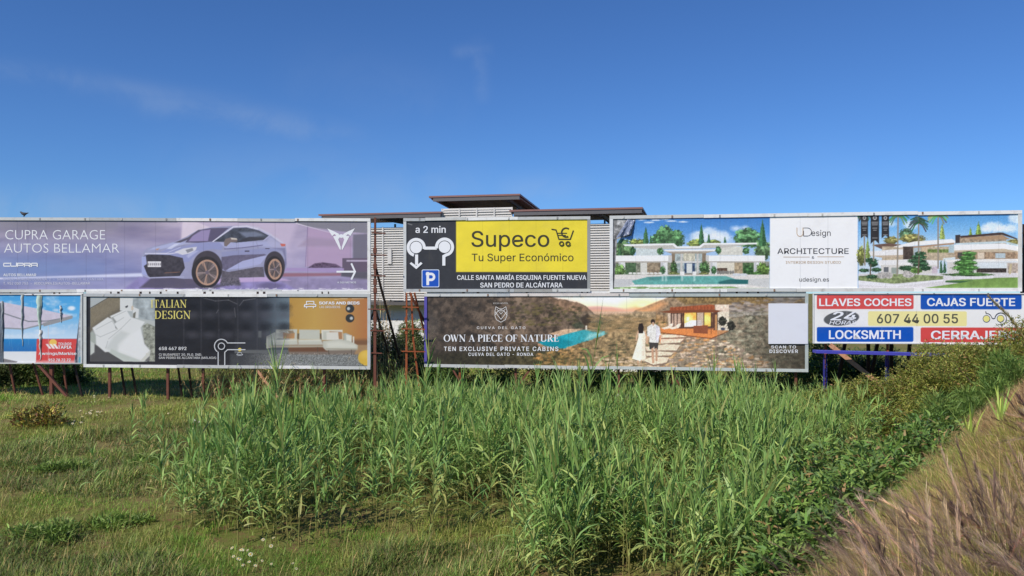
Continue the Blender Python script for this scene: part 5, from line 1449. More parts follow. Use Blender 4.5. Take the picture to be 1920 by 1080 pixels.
def roof(x0, y0, x1, y1, v, D, dz, beams, name='roof'):
    u0, z0 = bu(x0, y0, v); u1, z1 = bu(x1, y1, v)
    z = (z0 + z1) / 2
    m = MB(); m.hexa([(u0, v, z - .10), (u1, v, z - .10), (u1, v + D, z - .10 + dz), (u0, v + D, z - .10 + dz), (u0, v, z), (u1, v, z), (u1, v + D, z + dz), (u0, v + D, z + dz)])
    r = m.build(name, M['roof_edge'], bld)
    g = MB(); g.box(u0 + .25, u1 - .05, v + .04, v + .16, z - .32, z - .104); g.build('gutter', M['gutter'], r)
    s = MB()
    n = max(2, int(D / .35))
    for k in range(n):
        va, vb = v + .2 + (D - .3) * k / n, v + .2 + (D - .3) * (k + .8) / n
        za, zb = z - .13 + dz * (va - v) / D, z - .13 + dz * (vb - v) / D
        s.hexa([(u0 + .1, va, za - .07), (u1 - .1, va, za - .07), (u1 - .1, vb, zb - .07), (u0 + .1, vb, zb - .07), (u0 + .1, va, za), (u1 - .1, va, za), (u1 - .1, vb, zb), (u0 + .1, vb, zb)])
    s.build('soffit', M['soffit'], r)
    for f in beams:
        u = u0 + (u1 - u0) * f
        b = MB(); b.hexa([(u, v + .2, z - .42), (u + .16, v + .2, z - .42), (u + .16, v + D, z - .5 + dz), (u, v + D, z - .5 + dz), (u, v + .2, z - .21), (u + .16, v + .2, z - .21), (u + .16, v + D, z - .21 + dz), (u, v + D, z - .21 + dz)])
        b.build('beam', M['beam'], r)
        c = MB(); c.box(u + .03, u + .13, v + 2.5, v + 2.6, z - 2.2, z - .45); c.build('roof_post', M['gutter'], r)
    return z


z_l = roof(597, 401.5, 827, 396.5, 0, 7.0, .25, (.5, .9))
z_r = roof(955, 393, 1205, 388.8, 0, 7.0, .15, (.03, .28, .36, .68))
z_t = roof(804, 367.6, 975, 363, .6, 6.5, -.2, (.1, .86))
VF = .55


def louvres(px0, px1, z0, z1, pitch, v, mull, name):
    u0, _ = bu(px0, 500, v); u1, _ = bu(px1, 500, v)
    m = MB(); z = z0
    while z < z1:
        m.hexa([(u0, v, z), (u1, v, z), (u1, v + .07, z + .05), (u0, v + .07, z + .05), (u0, v, z + .035), (u1, v, z + .035), (u1, v + .07, z + .085), (u0, v + .07, z + .085)])
        z += pitch
    l = m.build(name, M['louvre'], bld)
    p = MB(); n = mull
    for k in range(n + 1):
        u = u0 + (u1 - u0) * k / n; p.box(u - .04, u + .04, v - .03, v - .003, z0 - .05, z1 + .05)
    p.build('mullion', M['louvre'], l)
    b = MB(); b.box(u0, u1, v + .16, v + .2, z0 - .05, z1); b.build('back_sheet', M['wall'], l)
    return l


zf0 = bu(727, 563, VF)[1]; zf1 = bu(727, 427, VF)[1]
louvres(560, 1240, zf0, zf1, .142, VF, 16, 'louvre_wall')
zb0, zb1 = bu(895, 409, .9)[1], bu(895, 393.5, .9)[1]
louvres(829, 960, zb0 - .9, zb1, .15, .3, 4, 'louvre_box')
u0, u1 = bu(560, 500, VF)[0], bu(1240, 500, VF)[0]
m = MB(); m.box(u0, u1, VF + .8, VF + 7, 0, zf0 - .30); m.build('wall', M['wall'], bld)
m = MB(); m.box(u0, u1, VF - .1, VF + 6.9, zf0 - .292, zf0 - .10); m.build('floor_beam', M['gutter'], bld)
m = MB(); m.box(u0, u1, VF + 5.2, VF + 6.6, zf0 - .09, z_l - .8); m.build('inner_wall', M['wall'], bld)
for x, y0, y1 in ((690, 473, 500), (731, 466, 495)):
    u_, z1_ = bu(x, y0, VF); _, z0_ = bu(x, y1, VF); m = MB(); m.box(u_ - .12, u_ + .12, VF - .06, VF - .035, z0_, z1_); m.build('shutter_patch', M['louvre'], bld)

# ---- pigeon on the top rail -----------------------------------------------------------
kb = b1.uz(45, 406)
bp = b1.root.matrix_basis @ Vector((0, 0, 0))
c = b1.root.location; ub, zb_ = b1.uz(45, 408)
px_, py_ = c.x + ub * b1.ca, c.y + ub * b1.sa
zb_ = b1.zat(ub, 1) + .01
me = bpy.data.meshes.new('pigeon')
vs = [(-.17, 0, .17), (-.09, 0, .145), (0, 0, .125), (.06, 0, .14), (.10, 0, .185), (.125, 0, .20), (.155, 0, .193), (-.01, .03, .05), (-.01, -.03, .05), (.02, .03, .012), (.02, -.03, .012)]
vs = [(-x, y, z + .0) for x, y, z in vs]
me.from_pydata(vs, [(2, 1), (1, 0), (2, 3), (3, 4), (4, 5), (5, 6), (2, 7), (2, 8), (7, 9), (8, 10)], [])
pg = bpy.data.objects.new('pigeon', me); COL.objects.link(pg)
sk_ = pg.modifiers.new('skin', 'SKIN'); pg.modifiers.new('sub', 'SUBSURF').levels = 1
pg.modifiers['sub'].render_levels = 2
for i, r in enumerate([(.035, .008), (.045, .03), (.065, .06), (.055, .055), (.032, .032), (.032, .030), (.007, .006), (.008, .008), (.008, .008), (.009, .006), (.009, .006)]):
    me.skin_vertices[0].data[i].radius = r
me.skin_vertices[0].data[2].use_root = True
me.materials.append(mat('dark_feathers', lin(58, 58, 66), rough=.6, vary=.3, gscale=20))
pg.location = (px_, py_, zb_); pg.scale = (1.15,) * 3
tag(pg, 'dark pigeon perched on the top rail of the car billboard', 'bird')


# ---- litter in the field ---------------------------------------------------------------
def scrap(name, label, px, py, Y, L, wd, seed, color, rz=0.0):
    q = random.Random(seed); n = 9; V = []
    for j in range(5):
        for i in range(n):
            x = (i / (n - 1) - .5) * L; y = (j / 4 - .5) * wd * (1 - .5 * abs(i / (n - 1) - .4))
            V.append((x + q.uniform(-.02, .02), y + q.uniform(-.02, .02), .06 + .10 * math.sin(i * 1.7 + j) * q.uniform(.3, 1)))
    Fs = [(j * n + i, j * n + i + 1, j * n + n + i + 1, j * n + n + i) for j in range(4) for i in range(n - 1)]
    o = link(name, mesh_np(name, V, Fs), color)
    o.modifiers.new('thick', 'SOLIDIFY').thickness = .015
    p = P(px, py, Y); o.location = (p.x, p.y, p.z); o.rotation_euler = (0, .15, rz)
    tag(o, label, 'litter')


M['scrap'] = mat('crumpled_white_sheet', lin(222, 216, 210), rough=.5, grime=.5, gscale=5, bump=.3)
scrap('plastic_scrap', 'crumpled white plastic scrap on bare soil among the reeds', 664, 797, 27.5, .62, .35, 1, M['scrap'], .3)
scrap('broken_board', 'long pale broken board lying among reeds under the cabin billboard', 1192, 749, 31.8, 1.5, .22, 2, M['scrap'], -.25)
scrap('paper_scrap', 'small white paper scrap on grass right of the legs under the bed photo', 367, 794, 27.5, .25, .15, 4, M['scrap'], .1)
# ------------------------------------------------------------------ vegetation
def inpoly(px, py, poly):
    px = np.asarray(px); py = np.asarray(py); r = np.zeros(px.shape, bool)
    for (ax, ay), (bx, by) in zip(poly, poly[1:] + poly[:1]):
        c = (ay > py) != (by > py)
        with np.errstate(divide='ignore', invalid='ignore'):
            r ^= c & (px < (bx - ax) * (py - ay) / ((by - ay) or 1e-9) + ax)
    return r


def gpt(px, py):
    """point of the flat field seen at a pixel"""
    Y = ZC * F / (py - HZ)
    return (px - CX) / F * Y, Y


def plan(poly):
    return [gpt(*p) for p in poly]


def jit(cols, n, j=.18, r=None):
    r = r or rng
    cols = np.array([lin(*c) for c in cols])
    c = cols[r.integers(0, len(cols), n)] * 1.45
    return np.clip(c * (1 + j * (r.random((n, 1)) * 2 - 1)) * (1 + .06 * (r.random((n, 3)) * 2 - 1)), 0, 1)


# ---- reeds ---------------------------------------------------------------------------
REED = [(122, 149, 80), (110, 142, 74), (138, 160, 91), (120, 152, 86), (102, 130, 66), (150, 162, 92)]


def reed_mesh(seed, H=1.0, leaves=12, dead=False):
    """one young giant reed about H metres tall: cane plus two ranks of arching leaves"""
    r = np.random.default_rng(seed)
    N = NP()
    lean = r.uniform(-.06, .06, 2)
    k = 5; zs = np.linspace(0, H * .93, k); rad = np.linspace(.011, .004, k)
    V = []
    for z, rr in zip(zs, rad):
        cx, cy = lean * z * z / H
        for a in range(4): V.append((cx + rr * math.cos(a * 1.571), cy + rr * math.sin(a * 1.571), z))
    Fq = np.array([(i * 4 + a, i * 4 + (a + 1) % 4, i * 4 + 4 + (a + 1) % 4, i * 4 + 4 + a) for i in range(k - 1) for a in range(4)])
    t = np.linspace(0, 1, k).repeat(4)[:, None]
    N.add(np.array(V), Fq, np.array(lin(168, 158, 96)) * (1 - t) * .9 + np.array(lin(120, 142, 78)) * t)
    n = leaves
    f = np.linspace(.22, .95, n) + r.uniform(-.02, .02, n)
    az = np.where(np.arange(n) % 2 == 0, 0, math.pi) + r.uniform(0, 6.28) + r.normal(0, .35, n)
    top = np.clip((f - .55) / .4, 0, 1)
    el = np.radians(50 + 33 * top + r.normal(0, 8, n))
    L = (.34 + .16 * np.sin(np.pi * np.clip(f, 0, 1))) * r.uniform(.8, 1.25, n) * (H / 1.7) ** .5
    z = f * H
    base = np.stack([lean[0] * z * z / H, lean[1] * z * z / H, z], 1)
    curl = np.radians(np.where(top > .6, r.uniform(5, 45, n), r.uniform(35, 125, n)))
    col = jit(REED, n, .15, r)
    dry = (f < .34) | (r.random(n) < .03)
    if dead: dry[:] = True
    col[dry] = col[dry] * .55 + np.array(lin(170, 150, 92)) * .45
    N.rib(base, az, el, L, np.full(n, .041) * r.uniform(.8, 1.3, n), curl, col, segs=4, prof=2.2, start=.6, roll=r.normal(0, .5, n))
    # spear of rolled young leaves
    m = 3
    N.rib(np.tile([lean[0] * H * .86, lean[1] * H * .86, H * .9], (m, 1)), r.uniform(0, 6.28, m), np.radians(r.uniform(74, 88, m)), np.full(m, .52) * r.uniform(.7, 1.15, m) * (H / 1.7) ** .5, np.full(m, .033), np.radians(r.uniform(2, 25, m)), jit(REED, m, .12, r), segs=4, prof=1.6, start=.5, roll=r.uniform(-1, 1, m))
    return N.data()


PROTO = [reed_mesh(100 + i, H, lv) for i, (H, lv) in enumerate([(1.75, 15), (1.6, 13), (1.9, 16), (1.5, 13), (1.7, 14), (2.0, 16), (1.35, 12), (1.8, 15), (1.1, 10), (.9, 9), (1.5, 13), (1.3, 11)])] + [reed_mesh(131, 1.5, 7, True), reed_mesh(137, 1.2, 5, True)]
# reed bed outline on the field, traced by the feet of the canes
BED = [(318, 1000), (345, 930), (380, 880), (440, 842), (470, 815), (560, 795), (640, 775), (700, 768), (800, 762), (1200, 760), (1530, 758), (1600, 775), (1670, 815), (1630, 860), (1540, 905), (1460, 960), (1440, 1030), (1485, 1150), (1000, 1150), (965, 1085), (1000, 1040), (975, 1000), (925, 985), (880, 978), (840, 995), (800, 1022), (735, 1005), (690, 990), (645, 1015), (560, 1040), (480, 1030), (400, 1030), (350, 1015)]
BEDP = plan(BED)
HOLES = [[(632, 792), (700, 775), (745, 790), (720, 812), (640, 812)], [(1080, 868), (1180, 862), (1190, 905), (1090, 910)]]
xs_ = [p[0] for p in BEDP]; ys_ = [p[1] for p in BEDP]
NC = 11500
cx_ = rng.uniform(min(xs_), max(xs_), NC); cy_ = rng.uniform(min(ys_), max(ys_), NC)
ok = inpoly(cx_, cy_, BEDP)
for h_ in HOLES: ok &= ~inpoly(cx_, cy_, plan(h_))
dens = fbm(cx_ * .55 + 5, cy_ * .55, 3)
ok &= rng.random(NC) < np.clip((dens - .30) * 3.6, .08, 1) * np.where(cy_ > 26, .75, 1.0)
# thinner on the upper left
ppx = CX + F * cx_ / cy_; ppy = HZ + F * ZC / cy_
ok &= ~((ppx < 720) & (ppy < 830) & (rng.random(NC) < .45))
rx, ry = cx_[ok], cy_[ok]
# stray canes out on the grass
stray = [(245, 870), (262, 905), (178, 940), (282, 880), (300, 860), (275, 835), (330, 930), (290, 965), (310, 990), (345, 800), (380, 790), (355, 780), (425, 775), (392, 770), (362, 768), (410, 780), (450, 770), (485, 768), (520, 765), (345, 765), (505, 775), (460, 782), (840, 990), (905, 985), (812, 1012), (960, 1000), (880, 1010), (560, 1030), (640, 1015), (1690, 800), (1725, 790), (1610, 880), (1560, 900), (1650, 850)]
sx, sy = np.array([gpt(*p) for p in stray]).T
rx = np.concatenate([rx, sx]); ry = np.concatenate([ry, sy])
rz_ = ground_z(rx, ry)
order = np.argsort(ry)
rx, ry, rz_ = rx[order], ry[order], rz_[order]
nr = len(rx)
hs = rng.uniform(.55, 1.15, nr) * np.interp(ry, [17, 22, 26, 30, 33], [1.0, .88, .68, .52, .48]) * (.58 + .85 * np.clip(fbm(rx * .75, ry * .75, 2), 0, 1)) * np.where(rng.random(nr) < .04, 1.45, 1)
rpx = CX + F * rx / ry
hs = np.where((rpx < 720) & (ry > 24), hs * .85, hs)
hs = np.where(rpx > 1430, hs * .9, hs)
hs = np.where(ry > 26, np.minimum(hs, .62), hs)
stray_h = np.isin(np.round(rx, 4), np.round(sx, 4)); hs = np.where(stray_h, np.maximum(hs, np.where(ry > 26, .45, .85)), hs)
pick = np.where(rng.random(nr) < .05, rng.integers(len(PROTO) - 2, len(PROTO), nr), rng.integers(0, len(PROTO) - 2, nr))
rot = rng.uniform(0, 6.28, nr); bent = np.where(rng.random(nr) < .08, 4, 1); tx = rng.normal(0, .075, nr) * bent; ty = rng.normal(0, .075, nr) * bent
NIND = 300
rm = [mesh_np('reed', V, Fq, C) for V, Fq, C in PROTO]
for m_ in rm: m_.materials.append(M['reed'])
vis = np.nonzero((rpx > -20) & (rpx < 1940))[0]
near = list(vis[:NIND]); near_set = set(int(i) for i in near)
first = bpy.data.objects.new('reed', rm[0])
for n_, i in enumerate(near):
    o = first if n_ == 0 else first.copy()
    COL.objects.link(o)
    o.data = rm[pick[i]]
    o.location = (rx[i], ry[i], rz_[i] - .02); o.rotation_euler = (tx[i], ty[i], rot[i]); s_ = hs[i]; o.scale = (min(1.05, s_ * 1.1), min(1.05, s_ * 1.1), s_)
    tag(o, 'tall green leafy reed cane in the front of the reed bed', 'reed', 'green reeds at the front of the reed bed')
N = NP()
rest = np.array([i for i in range(nr) if i not in near_set])
for k, (V, Fq, C) in enumerate(PROTO):
    ii = rest[pick[rest] == k]
    if len(ii) == 0: continue
    c, s = np.cos(rot[ii])[:, None], np.sin(rot[ii])[:, None]
    sc = hs[ii][:, None]; sw = np.minimum(1.05, sc * 1.1)
    X = V[None, :, 0] * sw; Yv = V[None, :, 1] * sw; Z = V[None, :, 2] * sc
    x2 = X * c - Yv * s + Z * ty[ii][:, None]; y2 = X * s + Yv * c - Z * tx[ii][:, None]
    W_ = np.stack([x2 + rx[ii][:, None], y2 + ry[ii][:, None], Z + rz_[ii][:, None] - .02], 2).reshape(-1, 3)
    Fb = (np.arange(len(ii))[:, None, None] * len(V) + Fq[None]).reshape(-1, 4)
    tint = (1 + .16 * (rng.random((len(ii), 1, 1)) - .5)) * np.ones((1, len(V), 1))
    N.add(W_, Fb, (C[None] * tint).reshape(-1, 3))
o = N.build('reed_bed', M['reed']); tag(o, 'dense bed of green reeds stretching back to the billboards', 'reeds', kind='stuff')

# ---- grass on the field ----------------------------------------------------------------
PAL = {'green': [(100, 132, 50), (112, 142, 56), (90, 124, 48), (128, 148, 64)], 'olive': [(126, 138, 64), (114, 126, 58), (140, 144, 76)], 'straw': [(168, 148, 92), (150, 132, 84), (178, 160, 104)],
       'weed': [(100, 118, 58), (112, 126, 64), (120, 114, 76), (86, 106, 50)], 'soil': [(128, 100, 76), (112, 92, 66)]}


def grass_field():
    N = NP()
    T = 148000
    # density falls with distance: sample distance so that near ground is covered as well as far ground
    y = 11 + (62 - 11) * rng.random(T) ** 1.75
    x = (rng.uniform(-620, 1960, T) - CX) / F * y
    d = bank_d(x, y)
    keep = d < -1.2
    bed = inpoly(x, y, BEDP)
    keep &= ~(bed & (rng.random(T) < .70))
    keep &= ~((fbm(x * .5 + 70, y * .5, 3) > .60) & (rng.random(T) < .8))
    x, y = x[keep], y[keep]
    n0 = len(x)
    zone = fbm(x * .22 + 11, y * .22 + 7, 4); z2 = fbm(x * .6 + 50, y * .6 + 3, 3)
    px = CX + F * x / y; py = HZ + F * ZC / y
    weed = (inpoly(px, py, [(-60, 905), (-60, 840), (120, 815), (420, 790), (560, 800), (640, 830), (420, 890), (300, 930), (100, 930)]) & (z2 > .36)) | (inpoly(px, py, [(-60, 1100), (-60, 1010), (150, 1000), (260, 1030), (420, 1090)]) & (z2 > .42)) | (inpoly(px, py, [(640, 1100), (700, 1030), (1000, 1020), (1000, 1100)]))
    kind = np.where(weed, 3, np.where(zone > .55, 1, np.where((z2 > .64), 2, 0)))
    kind = np.where((py < 800) & (kind == 2) & (rng.random(n0) < .7), 0, kind)
    per = 7
    cols = np.zeros((n0, per, 3))
    for k, nm in enumerate(('green', 'olive', 'straw', 'weed')):
        i = kind == k; cols[i] = jit(PAL[nm], i.sum() * per, .22).reshape(-1, per, 3)
    mixm = rng.random((n0, per)) < .09
    cols[mixm] = jit(PAL['straw'], mixm.sum(), .2)
    tuft = fbm(x * 1.25 + 3, y * .9 + 9, 3)
    cols *= ((.72 + .5 * fbm(x * .35, y * .35 + 20, 3)) * (.45 + 1.1 * tuft))[:, None, None]
    far = np.clip(y / 16, 1, 4)
    h = np.where(kind == 3, .22, np.where(kind == 2, .24, .14))[:, None] * rng.uniform(.5, 1.5, (n0, per)) * (.40 + 2.6 * np.clip(tuft - .22, 0, 1) ** 1.2)[:, None] * (.65 + .8 * fbm(x * .5, y * .5, 2))[:, None]
    spread = (.10 * far)[:, None]
    bx = x[:, None] + rng.normal(0, 1, (n0, per)) * spread; by = y[:, None] + rng.normal(0, 1, (n0, per)) * spread
    bz = ground_z(bx.ravel(), by.ravel())
    base = np.stack([bx.ravel(), by.ravel(), bz - .01], 1)
    n = n0 * per
    wk_ = np.repeat(weed, per)
    wid = np.repeat(.010 * far ** .8, per) * rng.uniform(.6, 1.4, n) * np.where(wk_, 1.6, 1)
    N.rib(base, rng.uniform(0, 6.28, n), np.radians(np.where(wk_, rng.uniform(25, 80, n), rng.uniform(25, 85, n))), h.ravel(), wid, np.radians(rng.uniform(5, 95, n)), cols.reshape(-1, 3), segs=2, prof=1.8, start=.8)
    # taller flowering stalks and coarse tufts standing above the sward
    k = rng.integers(0, n0, 5200); q = 3
    sx_ = np.repeat(x[k], q) + rng.normal(0, .05, len(k) * q); sy_ = np.repeat(y[k], q) + rng.normal(0, .05, len(k) * q); m = len(sx_)
    N.rib(np.stack([sx_, sy_, ground_z(sx_, sy_)], 1), rng.uniform(0, 6.28, m), np.radians(rng.uniform(55, 88, m)), rng.uniform(.22, .5, m), .006 * np.clip(sy_ / 15, 1, 3), np.radians(rng.uniform(5, 60, m)), jit(PAL['green'] + PAL['olive'] + PAL['straw'], m, .25), segs=3, prof=3)
    o = N.build('grass', M['leaf']); tag(o, 'patchy green and straw grass with low weeds on the field', 'grass', kind='stuff')


grass_field()

# ---- dry fountain grass on the bank --------------------------------------------------------
def bank_xy(T, y0, y1, pw, d0, d1):
    y = y0 + (y1 - y0) * rng.random(T) ** pw; d = rng.uniform(d0, d1, T)
    ax = (y - BY) / .811
    return BX + ax * .584 + d * .811, BY + ax * .811 - d * .584, d


def bank_grass():
    N = NP()
    PT = [(184, 156, 114), (164, 136, 100), (194, 168, 124), (148, 120, 90)]; PG = [(150, 156, 70), (132, 140, 66), (172, 170, 88)]
    x, yy, d = bank_xy(80000, 2.0, 32, 1.9, -3.6, 5.0)
    ppx = CX + F * x / np.maximum(yy, .5)
    lim = -1.7 + 1.1 * (fbm(x * .5, yy * .5, 2) - .5) + np.clip((yy - 12) * .10, 0, 1.4)
    k = (yy > 1.8) & (ppx > 300) & (ppx < 2250) & ((d > lim) | ((d > lim - 1.3) & (fbm(x * 1.3, yy * 1.3, 2) > .56)))
    x, yy, d = x[k], yy[k], d[k]; n0 = len(x); per = 4
    far = np.clip(yy / 6, .8, 3)
    z2 = fbm(x * .9 + 4, yy * .9, 3)
    cols = jit(PT, n0 * per, .2).reshape(n0, per, 3)
    gm = (rng.random((n0, per)) < np.where(z2 > .5, .55, .15)[:, None]) & (yy < 14)[:, None]
    cols[gm] = jit(PG, gm.sum(), .2)
    bx = x[:, None] + rng.normal(0, .06, (n0, per)) * far[:, None]; by = yy[:, None] + rng.normal(0, .06, (n0, per)) * far[:, None]
    base = np.stack([bx.ravel(), by.ravel(), ground_z(bx.ravel(), by.ravel()) - .02], 1); n = n0 * per
    N.rib(base, math.pi + rng.normal(.0, .8, n), np.radians(rng.uniform(30, 85, n)), rng.uniform(.16, .42, n), np.repeat(.0035 * far, per) * rng.uniform(.6, 1.6, n), np.radians(rng.uniform(10, 80, n)), cols.reshape(-1, 3), segs=3, prof=2)
    # feathery seed heads in clumps, all leaning with the wind to the left
    x, yy, d = bank_xy(560, 2.0, 13, 1.4, -.9, 3.2)
    k = fbm(x * .9 + 13, yy * .7 + 2, 2) > .44; x, yy = x[k], yy[k]
    cl = rng.integers(5, 14, len(x)); x = np.repeat(x, cl); yy = np.repeat(yy, cl); tone = np.repeat(rng.uniform(.6, 1.5, len(cl)), cl); caz = np.repeat(rng.normal(0, .38, len(cl)), cl); cel = np.repeat(rng.normal(0, 11, len(cl)), cl)
    x = x + rng.normal(0, .16, len(x)); yy = yy + rng.normal(0, .16, len(x))
    d = bank_d(x, yy)
    ppx = CX + F * x / np.maximum(yy, .5)
    k = (yy > 2.0) & (ppx > 1320) & (ppx < 2250) & (d > -1.0 + np.clip((yy - 7) * .34, 0, 6)) & (d < 3.6)
    x, yy, tone, caz, cel = x[k], yy[k], tone[k], caz[k], cel[k]; h0 = len(x)
    z = ground_z(x, yy)
    sL = rng.uniform(.25, .55, h0); az = math.pi + .1 + caz + rng.normal(0, .14, h0); el = np.radians(52 + cel * 1.4 + rng.normal(0, 6, h0))
    N.rib(np.stack([x, yy, z], 1), az, el, sL, np.full(h0, .005), np.full(h0, .0), jit(PG + PT, h0, .15), segs=2, prof=9)
    tx_ = x + np.cos(az) * np.cos(el) * sL; ty_ = yy + np.sin(az) * np.cos(el) * sL; tz_ = z + np.sin(el) * sL
    hp = 64
    f = np.tile(np.linspace(0, 1, hp), (h0, 1)); PL = rng.uniform(.26, .52, h0)[:, None]; e2 = (el - .12)[:, None]
    bx = tx_[:, None] + np.cos(az)[:, None] * np.cos(e2) * f * PL; by = ty_[:, None] + np.sin(az)[:, None] * np.cos(e2) * f * PL; bz = tz_[:, None] + np.sin(e2) * f * PL - .07 * f ** 2
    n = h0 * hp
    PP = [(132, 110, 98), (150, 126, 110), (114, 94, 86), (168, 144, 122), (142, 118, 106), (194, 170, 142), (180, 156, 132)]
    cc = np.repeat(jit(PP, h0, .12) * tone[:, None], hp, 0) * (1 + .3 * (rng.random((n, 1)) - .5))
    far = np.repeat(np.clip(yy / 5, .9, 2.2), hp)
    N.rib(np.stack([bx.ravel(), by.ravel(), bz.ravel()], 1), np.repeat(az, hp) + rng.normal(0, .22, n), np.repeat(el - .16, hp) + rng.normal(0, .17, n), rng.uniform(.07, .15, n) * np.sin(.6 + 2.2 * f.ravel()) ** .5, rng.uniform(.003, .006, n) * far, np.radians(rng.uniform(-10, 30, n)), cc, segs=2, prof=2)
    # a few long pale bristles above the heads
    i = rng.integers(0, h0, 500)
    N.rib(np.stack([x[i], yy[i], z[i]], 1), az[i] + rng.normal(0, .4, 500), el[i] + .3, rng.uniform(.6, 1.1, 500), np.full(500, .004), rng.uniform(.2, .8, 500), jit([(196, 172, 124), (176, 150, 104)], 500, .15), segs=4, prof=4)
    o = N.build('dry_grass', M['dry']); tag(o, 'dry tan fountain grass with purplish brown plumes leaning left on the bank', 'dry grass', kind='stuff')


bank_grass()


# ---- shrubs ---------------------------------------------------------------------------------
def shrub(name, label, cat, x, y, rx_, ry2, h, n, leaf, cols, group=None, z=None, seed=0, clump=9, wid=.45, droop=(0, 40), el=(-10, 70), gap=.0, stems=5, stemcol=(96, 78, 58), segs=2, hollow=.35, dryc=None, sprays=0):
    r = np.random.default_rng(seed * 77 + int(abs(x) * 100) + int(y * 10))
    z0 = float(ground_z(x, y)) if z is None else z
    t = empty(name, (x, y, z0), 0, label=label, cat=cat, group=group)
    # clump centres in an uneven dome
    c = r.normal(0, 1, (clump, 3)); c /= np.linalg.norm(c, axis=1)[:, None]
    c[:, 2] = np.abs(c[:, 2]); rr = r.uniform(.35, .85, clump)[:, None]
    C = c * rr * np.array([rx_, ry2, h]); C[:, 2] = np.clip(C[:, 2], h * .12, h)
    sz = r.uniform(.28, .5, clump)
    k = r.integers(0, clump, n)
    v = r.normal(0, 1, (n, 3)); v /= np.linalg.norm(v, axis=1)[:, None]
    rad = (hollow + (1 - hollow) * r.random(n) ** .5)[:, None]
    p = C[k] + v * rad * sz[k][:, None] * np.array([rx_, ry2, h * .8])
    p[:, 2] = np.where(p[:, 2] < .03, r.uniform(.02, h * .35, n), p[:, 2])
    az = np.arctan2(v[:, 1], v[:, 0]) + r.normal(0, .8, n)
    col = jit(cols, n, .25, r) * (.8 + .4 * r.random(clump)[k])[:, None]
    if dryc is not None:
        i = r.random(n) < dryc[0]; col[i] = jit(dryc[1], i.sum(), .2, r)
    N = NP()
    L = leaf * r.uniform(.6, 1.3, n)
    N.rib(p, az, np.radians(r.uniform(*el, n)), L, L * wid, np.radians(r.uniform(*droop, n)), col, segs=segs, prof=1.7, start=.5, roll=r.normal(0, .6, n))
    if sprays:
        # thin outer twigs carrying small leaves, they break the outline
        a = r.uniform(0, 6.28, sprays); kk = r.integers(0, clump, sprays)
        b = C[kk] + np.stack([np.cos(a) * rx_ * .2, np.sin(a) * ry2 * .2, np.full(sprays, h * .12)], 1)
        q = 12; f = np.linspace(.25, 1.0, q)[None, :, None]; L2 = r.uniform(.25, .5, sprays) * min(1.0, h)
        e = np.radians(r.uniform(20, 75, sprays)); dirv = np.stack([np.cos(a) * np.cos(e), np.sin(a) * np.cos(e), np.sin(e)], 1) * L2[:, None]
        pts = (b[:, None] + dirv[:, None] * f).reshape(-1, 3)
        N.rib(b, a, e, L2, np.full(sprays, .012), np.zeros(sprays), jit([stemcol], sprays, .2, r), segs=1, prof=6)
        m_ = len(pts); N.rib(pts, r.uniform(0, 6.28, m_), np.radians(r.uniform(-10, 60, m_)), leaf * r.uniform(.6, 1.1, m_), leaf * wid * r.uniform(.7, 1.1, m_), np.radians(r.uniform(0, 40, m_)), jit(cols, m_, .25, r), segs=2, prof=1.7)
    N.build('foliage', M['leaf'], t)
    m = MB()
    for i in range(min(stems, clump)):
        e = Vector(C[i]); b = Vector((e.x * .12, e.y * .12, -.05)); mid = (b + e) / 2 + Vector((r.uniform(-.1, .1), r.uniform(-.1, .1), .1)) * h
        m.tube([b, mid, e], [.025 * h ** .5, .018 * h ** .5, .007], 5)
    m.build('stem', M['bark'], t)
    return t


M['bark'] = mat('shrub_bark', lin(92, 76, 60), rough=.85, grime=.4, gscale=6, bump=.3)
BR = [(112, 120, 50), (126, 130, 58), (98, 112, 48), (134, 132, 66), (86, 96, 42), (148, 146, 78)]
DG = [(86, 114, 52), (102, 128, 60), (72, 98, 46), (120, 142, 72)]
BRD = (.08, [(150, 118, 76), (128, 96, 64)])
# bramble bank under and right of the locksmith sign
gB = 'olive brambles on the slope under the locksmith sign'
for i, (px, py, Y, rr_, h) in enumerate([(1560, 752, 28.5, 1.1, .95), (1625, 748, 27.5, 1.3, 1.15), (1690, 745, 26.8, 1.3, 1.3), (1605, 735, 30.0, 1.2, .95), (1700, 720, 29.0, 1.3, 1.2), (1755, 742, 25.5, 1.2, 1.25), (1765, 705, 28.0, 1.3, 1.35), (1825, 715, 25.8, 1.2, 1.3), (1840, 690, 27.8, 1.3, 1.3), (1905, 690, 25.5, 1.2, 1.25), (1900, 660, 27.8, 1.4, 1.45), (1960, 650, 26.5, 1.4, 1.6), (1660, 772, 25.0, 1.0, .85), (1735, 772, 23.4, .9, .8), (1790, 690, 29.6, 1.3, 1.25)]):
    py -= 22 if px > 1740 else 8
    p = P(px, py, Y); zt = p.z + h * .55 - h
    z = max(float(ground_z(p.x, Y)) - .05, zt - .2) if p.z - h * .5 > ground_z(p.x, Y) + .6 else float(ground_z(p.x, Y))
    shrub('bramble', ['rounded olive bramble among the others on the slope under the locksmith sign'][0], 'bramble', p.x, Y, rr_, rr_ * .9, max(h, p.z - z + h * .5), 6500, .085, BR, gB, z, i, 16, .55, sprays=70, dryc=BRD, stemcol=(140, 110, 70))
